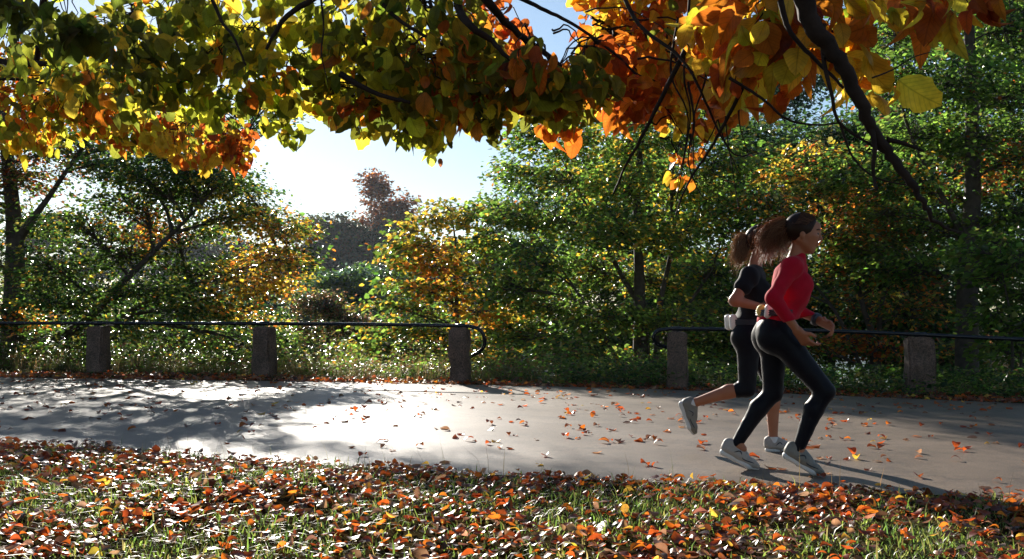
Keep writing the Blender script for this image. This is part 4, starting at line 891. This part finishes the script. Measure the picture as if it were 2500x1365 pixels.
def runner(origin_px, gy, s, Lz, spec):
    # world placement from the ground contact
    x = (origin_px-1250)/F*Lz; th = math.atan2(x, Lz)
    z0 = CAMZ-(gy-HOR)/F*Lz; hs = s/math.cos(th)
    def L(px, py, y=0.0): return np.array([(px-origin_px)/hs, y, (gy-py)/s])
    return x, z0, -th, L

def build_red():
    Lz = 6.15; x, z0, rz, L = runner(1900, 1155, 2500/6.15, Lz, None)
    b = Field()
    hip = {-1: L(1902, 822, -.085), 1: L(1888, 822, .085)}
    knee = {-1: L(2012, 952, -.075), 1: L(1887, 962, .10)}; ank = {-1: L(1948, 1093, -.07), 1: L(1797, 1088, .07)}
    sh = {-1: L(1932, 657, -.165), 1: L(1946, 655, .165)}; elb = {-1: L(1888, 730, -.265), 1: L(1932, 748, .26)}; wri = {-1: L(1946, 808, -.20), 1: L(2003, 784, .15)}
    pel = L(1890, 800); wai = L(1908, 757); che = L(1932, 700); nb = L(1942, 645); hc = L(1962, 572)
    def legs(f, e=0.0, stop=1.0):
        for s_ in (-1, 1):
            f.cap(hip[s_], knee[s_], .083+e, .052+e, .03); kn, an = knee[s_], ank[s_]
            f.ell(hip[s_]+[-.035, 0, -.005], (.092+e, .085+e, .095+e), .04)
            mid = kn+(an-kn)*.33; back = nrm(np.cross(an-kn, [0, 1., 0]))*(.016)
            if back[0] > 0: back = -back
            f.cap(kn, mid+back, .050+e, .050+e, .02); f.cap(mid+back, an, .050+e, .030+e, .02)
        f.ell(pel, (.10+e, .15+e, .10+e), .05)
    legs(b)
    for s_ in (-1, 1):
        a = np.array(ank[s_])
        b.cap(ank[s_], ank[s_]+np.array([.03, 0, -.035]), .03, .03, .02)
        b.cap(sh[s_], elb[s_], .043, .034, .03); b.cap(elb[s_], wri[s_], .036, .022, .02)
        b.cap(nb+[0, s_*.03, 0], sh[s_], .045, .045, .03)
    b.ell(wai, (.082, .118, .10), .05); b.ell(che, (.098, .138, .15), .05, .2); b.cap(nb+[-.01, 0, 0], hc+[-.02, 0, -.05], .048, .043, .03)
    for s_ in (-1, 1): b.ell(che+[.065, s_*.06, .01], (.045, .05, .055), .03)
    q = head(b, hc, .12)
    hand(b, wri[-1], nrm(wri[-1]-elb[-1]), (.5, .6, .2), (.8, 0, .6), .45)
    hand(b, wri[1], nrm(wri[1]-elb[1]+[.02, -.03, .0]), (.1, -.6, -.5), (.2, -.5, .9), .5)
    body = fobj('person', b, M['skin'], None, .0055)
    body.location = (x, Lz, z0); body.rotation_euler = (0, 0, rz)
    tag(body, 'running woman nearest the camera in red long-sleeved jersey and black tights, curly ponytail flying', 'person')
    # jersey
    j = Field(); e = .014
    j.ell(wai+[0, 0, -.01], (.082+e, .118+e, .10), .05); j.ell(che, (.098+e, .138+e, .15+e*.5), .05, .2); j.ell(L(1897, 780), (.104+e, .135+e, .07), .04)
    for s_ in (-1, 1):
        j.ell(che+[.065, s_*.06, .01], (.045+e, .05+e, .055+e), .03); j.cap(nb+[0, s_*.03, -.005], sh[s_], .045+e*.6, .05+e, .03)
        j.cap(sh[s_], elb[s_], .043+e*.6, .034+e*.6, .03); w2 = elb[s_]+(wri[s_]-elb[s_])*.93; j.cap(elb[s_], w2, .036+e*.6, .023+e*.6, .02)
    j.cap(nb, nb+[.012, 0, .035], .055, .052, .02)
    j.cut(L(1900, 790), (.25, 0, -1))
    fobj('jersey', j, M['red'], body, .006, .0028, 8)
    t = Field(); legs(t, .005)
    for s_ in (-1, 1): t.cut(ank[s_]+nrm(ank[s_]-knee[s_])*.0, (0, 0, -1)) if False else None
    fobj('tights', t, M['tights'], body, .006, .0012, 10)
    shoe(body, L(1752, 1112, .07), L(1848, 1158, .085), (.3, 0, 1), 1, M['shoe'], 'pale running shoe pushing off the asphalt, heel raised')
    shoe(body, L(1908, 1108, -.07), L(2004, 1160, -.06), (.3, 0, 1), 1, M['shoe_grey'], 'greyish running shoe swinging just above the asphalt')
    # belt with pouch and watch
    m = MB(); n = 40; a = np.linspace(0, 2*math.pi, n); c = L(1896, 764)
    ring = np.stack([c[0]+.117*np.cos(a), c[1]+.150*np.sin(a), c[2]-.25*.10*np.cos(a)*0+.0*a], -1)
    for dz in (-.012, 0, .012): m.tube(ring+[0, 0, dz], .0075, 6, cap=False)
    belt = m.build('belt', M['dark'], body)
    f = Field(); f.cap(L(1860, 756, -.075), L(1860, 756, .0), .030, .030, .01); f.cap(L(1860, 762, -.075), L(1860, 762, .0), .030, .030, .01); fobj('pouch', f, M['yellow'], belt, .006)
    f = Field(); f.cap(L(1878, 753, -.120), L(1876, 768, -.120), .026, .026, .01); fobj('bottle', f, M['white'], belt, .006)
    m = MB(); wv = wri[1]+(elb[1]-wri[1])*.12; dv = nrm(wri[1]-elb[1])
    m.tube([wv-dv*.014, wv+dv*.014], .040, 14); m.build('watch', M['dark'], body)
    for s_ in (-1, 1):
        f = Field(); f.ell(q(.077, s_*.030, .004), (.010, .012, .008), .002); fobj('eye', f, M['eye'], body, .004)
        m = MB(); m.tube(spline([q(.085, s_*.015, .026), q(.084, s_*.032, .032), q(.072, s_*.048, .026)], 3), .0035, 5); m.build('eyebrow', M['brow'], body)
    hb = Field(); hb.ell(q(-.020, 0, .030), (.102, .082, .096), .01); hb.cut(q(.045, 0, .02), (1, 0, -.45)); hb.cut(q(0, 0, -.03), (.25, 0, -1))
    V, Fq = hb.mesh(.006); Fq = Fq[(Fq >= 0).all(1)]
    hair = obj('hair', make_mesh('hair', V, [Fq], M['hair'], col=np.tile((.045, .018, .010), (len(V), 1)), smooth=True), body)
    scalp('locks', q, (.06, .024, .012), (.28, .12, .055), hair)
    tie = q(-.105, 0, .035); h0 = [tie, tie+[-.04, 0, .004], tie+[-.09, 0, -.035], tie+[-.12, 0, -.10], tie+[-.11, -.01, -.18]]
    c0, c1 = (.09, .035, .016), (.50, .24, .11)
    strands('ponytail', None, h0, 1500, c0, c1, .025, .020, hair, .0013, 5)
    h1 = [tie, tie+[-.01, .0, -.03], tie+[-.03, 0, -.09], tie+[-.05, -.01, -.17]]
    strands('ponytail', None, h1, 700, c0, c1, .022, .016, hair, .0013, 6)
build_red()
def build_black():
    Lz = 7.13; x, z0, rz, L = runner(1845, 1107, 2500/7.13, Lz, None)
    b = Field()
    hip = {-1: L(1828, 822, -.085), 1: L(1836, 822, .085)}; knee = {-1: L(1824, 948, -.085), 1: L(1893, 950, .075)}; ank = {-1: L(1692, 985, -.08), 1: L(1888, 1072, .07)}
    sh = {-1: L(1830, 676, -.16), 1: L(1846, 674, .16)}; elb = {-1: L(1795, 736, -.25), 1: L(1826, 750, .25)}; wri = {-1: L(1862, 752, -.19), 1: L(1900, 740, .13)}
    pel = L(1828, 800); wai = L(1834, 765); che = L(1840, 715); nb = L(1844, 662); hc = L(1860, 594)
    def legs(f, e=0.0, lo_=True):
        for s_ in (-1, 1):
            f.cap(hip[s_], knee[s_], .080+e, .052+e, .03); kn, an = knee[s_], ank[s_]; f.ell(hip[s_]+[-.03, 0, -.005], (.088+e, .083+e, .092+e), .04)
            mid = kn+(an-kn)*.33; back = nrm(np.cross(an-kn, [0, 1., 0]))*.014
            if (back[0] > 0 and s_ > 0) or (s_ < 0 and back[2] < 0): back = -back
            if lo_: f.cap(kn, mid+back, .050+e, .048+e, .02); f.cap(mid+back, an, .048+e, .029+e, .02)
            else: f.cap(kn, kn+(mid+back-kn)*.45, .050+e, .050+e, .02)
        f.ell(pel, (.10+e, .148+e, .10+e), .05)
    legs(b)
    b.cap(ank[1], ank[1]+[.02, 0, -.03], .029, .03, .02); b.cap(ank[-1], ank[-1]+[-.02, 0, -.03], .029, .03, .02)
    for s_ in (-1, 1):
        b.cap(sh[s_], elb[s_], .044, .036, .03); b.cap(elb[s_], wri[s_], .038, .024, .02); b.cap(nb+[0, s_*.03, 0], sh[s_], .045, .045, .03)
    b.ell(wai, (.08, .115, .10), .05); b.ell(che, (.096, .136, .14), .05, .1); b.cap(nb+[-.01, 0, 0], hc+[-.02, 0, -.05], .046, .042, .03)
    for s_ in (-1, 1): b.ell(che+[.062, s_*.06, .01], (.045, .05, .055), .03)
    q = head(b, hc, .1)
    hand(b, wri[-1], nrm(wri[-1]-elb[-1]), (.1, .7, -.1), (.2, 0, .9), .5); hand(b, wri[1], nrm(wri[1]-elb[1]), (.1, -.7, -.1), (.2, 0, .9), .5)
    body = fobj('person', b, M['skin'], None, .0055); body.location = (x, Lz, z0); body.rotation_euler = (0, 0, rz)
    tag(body, 'running woman in black T-shirt behind the red one, one bare calf kicked back', 'person')
    j = Field(); e = .014
    j.ell(wai+[0, 0, -.01], (.08+e, .115+e, .10), .05); j.ell(che, (.096+e, .136+e, .14+e*.5), .05, .1); j.ell(L(1830, 783), (.103+e, .135+e, .06), .04)
    for s_ in (-1, 1):
        j.ell(che+[.062, s_*.06, .01], (.045+e, .05+e, .055+e), .03); j.cap(nb+[0, s_*.03, -.005], sh[s_], .045+e*.6, .05+e, .03); j.cap(sh[s_], sh[s_]+(elb[s_]-sh[s_])*.45, .046+e, .046+e, .03)
    j.cut(L(1830, 792), (.15, 0, -1))
    fobj('tshirt', j, M['black'], body, .006, .0045, 6)
    t = Field(); legs(t, .005, False); fobj('tights', t, M['tights'], body, .006, .0012, 10)
    shoe(body, L(1868, 1104, .07), L(1952, 1106, .085), (0, 0, 1), 1, M['shoe'], 'white running shoe planted flat on the asphalt')
    shoe(body, L(1656, 982, -.08), L(1688, 1064, -.07), (1, 0, .3), 1, M['shoe_grey'], 'greyish running shoe kicked up behind, toe hanging down')
    f = Field(); f.cap(ank[1]+[0, 0, .0], ank[1]+[.01, 0, -.05], .036, .036, .01); fobj('sock', f, M['sock'], body, .006)
    f = Field(); f.cap(ank[-1], ank[-1]+[-.04, 0, -.01], .036, .036, .01); fobj('sock', f, M['sock'], body, .006)
    m = MB(); a = np.linspace(0, 2*math.pi, 40); c = L(1826, 787)
    ring = np.stack([c[0]+.122*np.cos(a), c[1]+.156*np.sin(a), c[2]+0*a], -1)
    for dz in (-.012, 0, .012): m.tube(ring+[0, 0, dz], .0075, 6, cap=False)
    belt = m.build('belt', M['dark'], body)
    for (px, y_) in ((1778, -.02), (1790, -.095)):
        f = Field(); f.cap(L(px, 777, y_), L(px+2, 796, y_), .028, .030, .01); bt = fobj('bottle', f, M['white'], belt, .006)
    for s_ in (-1, 1): f = Field(); f.ell(q(.077, s_*.030, .004), (.010, .012, .008), .002); fobj('eye', f, M['eye'], body, .004)
    hb = Field(); hb.ell(q(-.020, 0, .030), (.102, .082, .096), .01); hb.cut(q(.045, 0, .02), (1, 0, -.45)); hb.cut(q(0, 0, -.03), (.25, 0, -1))
    V, Fq = hb.mesh(.006); Fq = Fq[(Fq >= 0).all(1)]
    hair = obj('hair', make_mesh('hair', V, [Fq], M['hair'], col=np.tile((.06, .028, .014), (len(V), 1)), smooth=True), body)
    scalp('locks', q, (.08, .035, .018), (.26, .14, .07), hair, seed=8)
    tie = q(-.105, 0, .02); c0, c1 = (.14, .065, .03), (.60, .38, .19)
    strands('ponytail', None, [tie, tie+[-.03, 0, 0], tie+[-.045, 0, -.06], tie+[-.05, 0, -.12], tie+[-.075, -.01, -.165]], 1300, c0, c1, .024, .016, hair, .0013, 9)
build_black()

# ------------------------------------------------------------------ morning haze
hm = bpy.data.materials.new('haze'); hm.use_nodes = True; hn = hm.node_tree.nodes; hn.remove(hn['Principled BSDF'])
pv = hn.new('ShaderNodeVolumePrincipled'); pv.inputs['Color'].default_value = (.80, .90, 1, 1); pv.inputs['Density'].default_value = .00014; pv.inputs['Anisotropy'].default_value = .3
hm.node_tree.links.new(pv.outputs[0], hn['Material Output'].inputs['Volume'])
hb_ = MB(); hb_.box((0, 250, 17), (1500, 1000, 50)); hz_ = hb_.build('haze', hm, None, False); tag(hz_, 'thin bluish morning haze over the lake and far trees', kind='stuff')
for o_ in bpy.data.objects:
    if o_.get('label') and len(o_['label'].split()) > 16: raise ValueError('label too long')
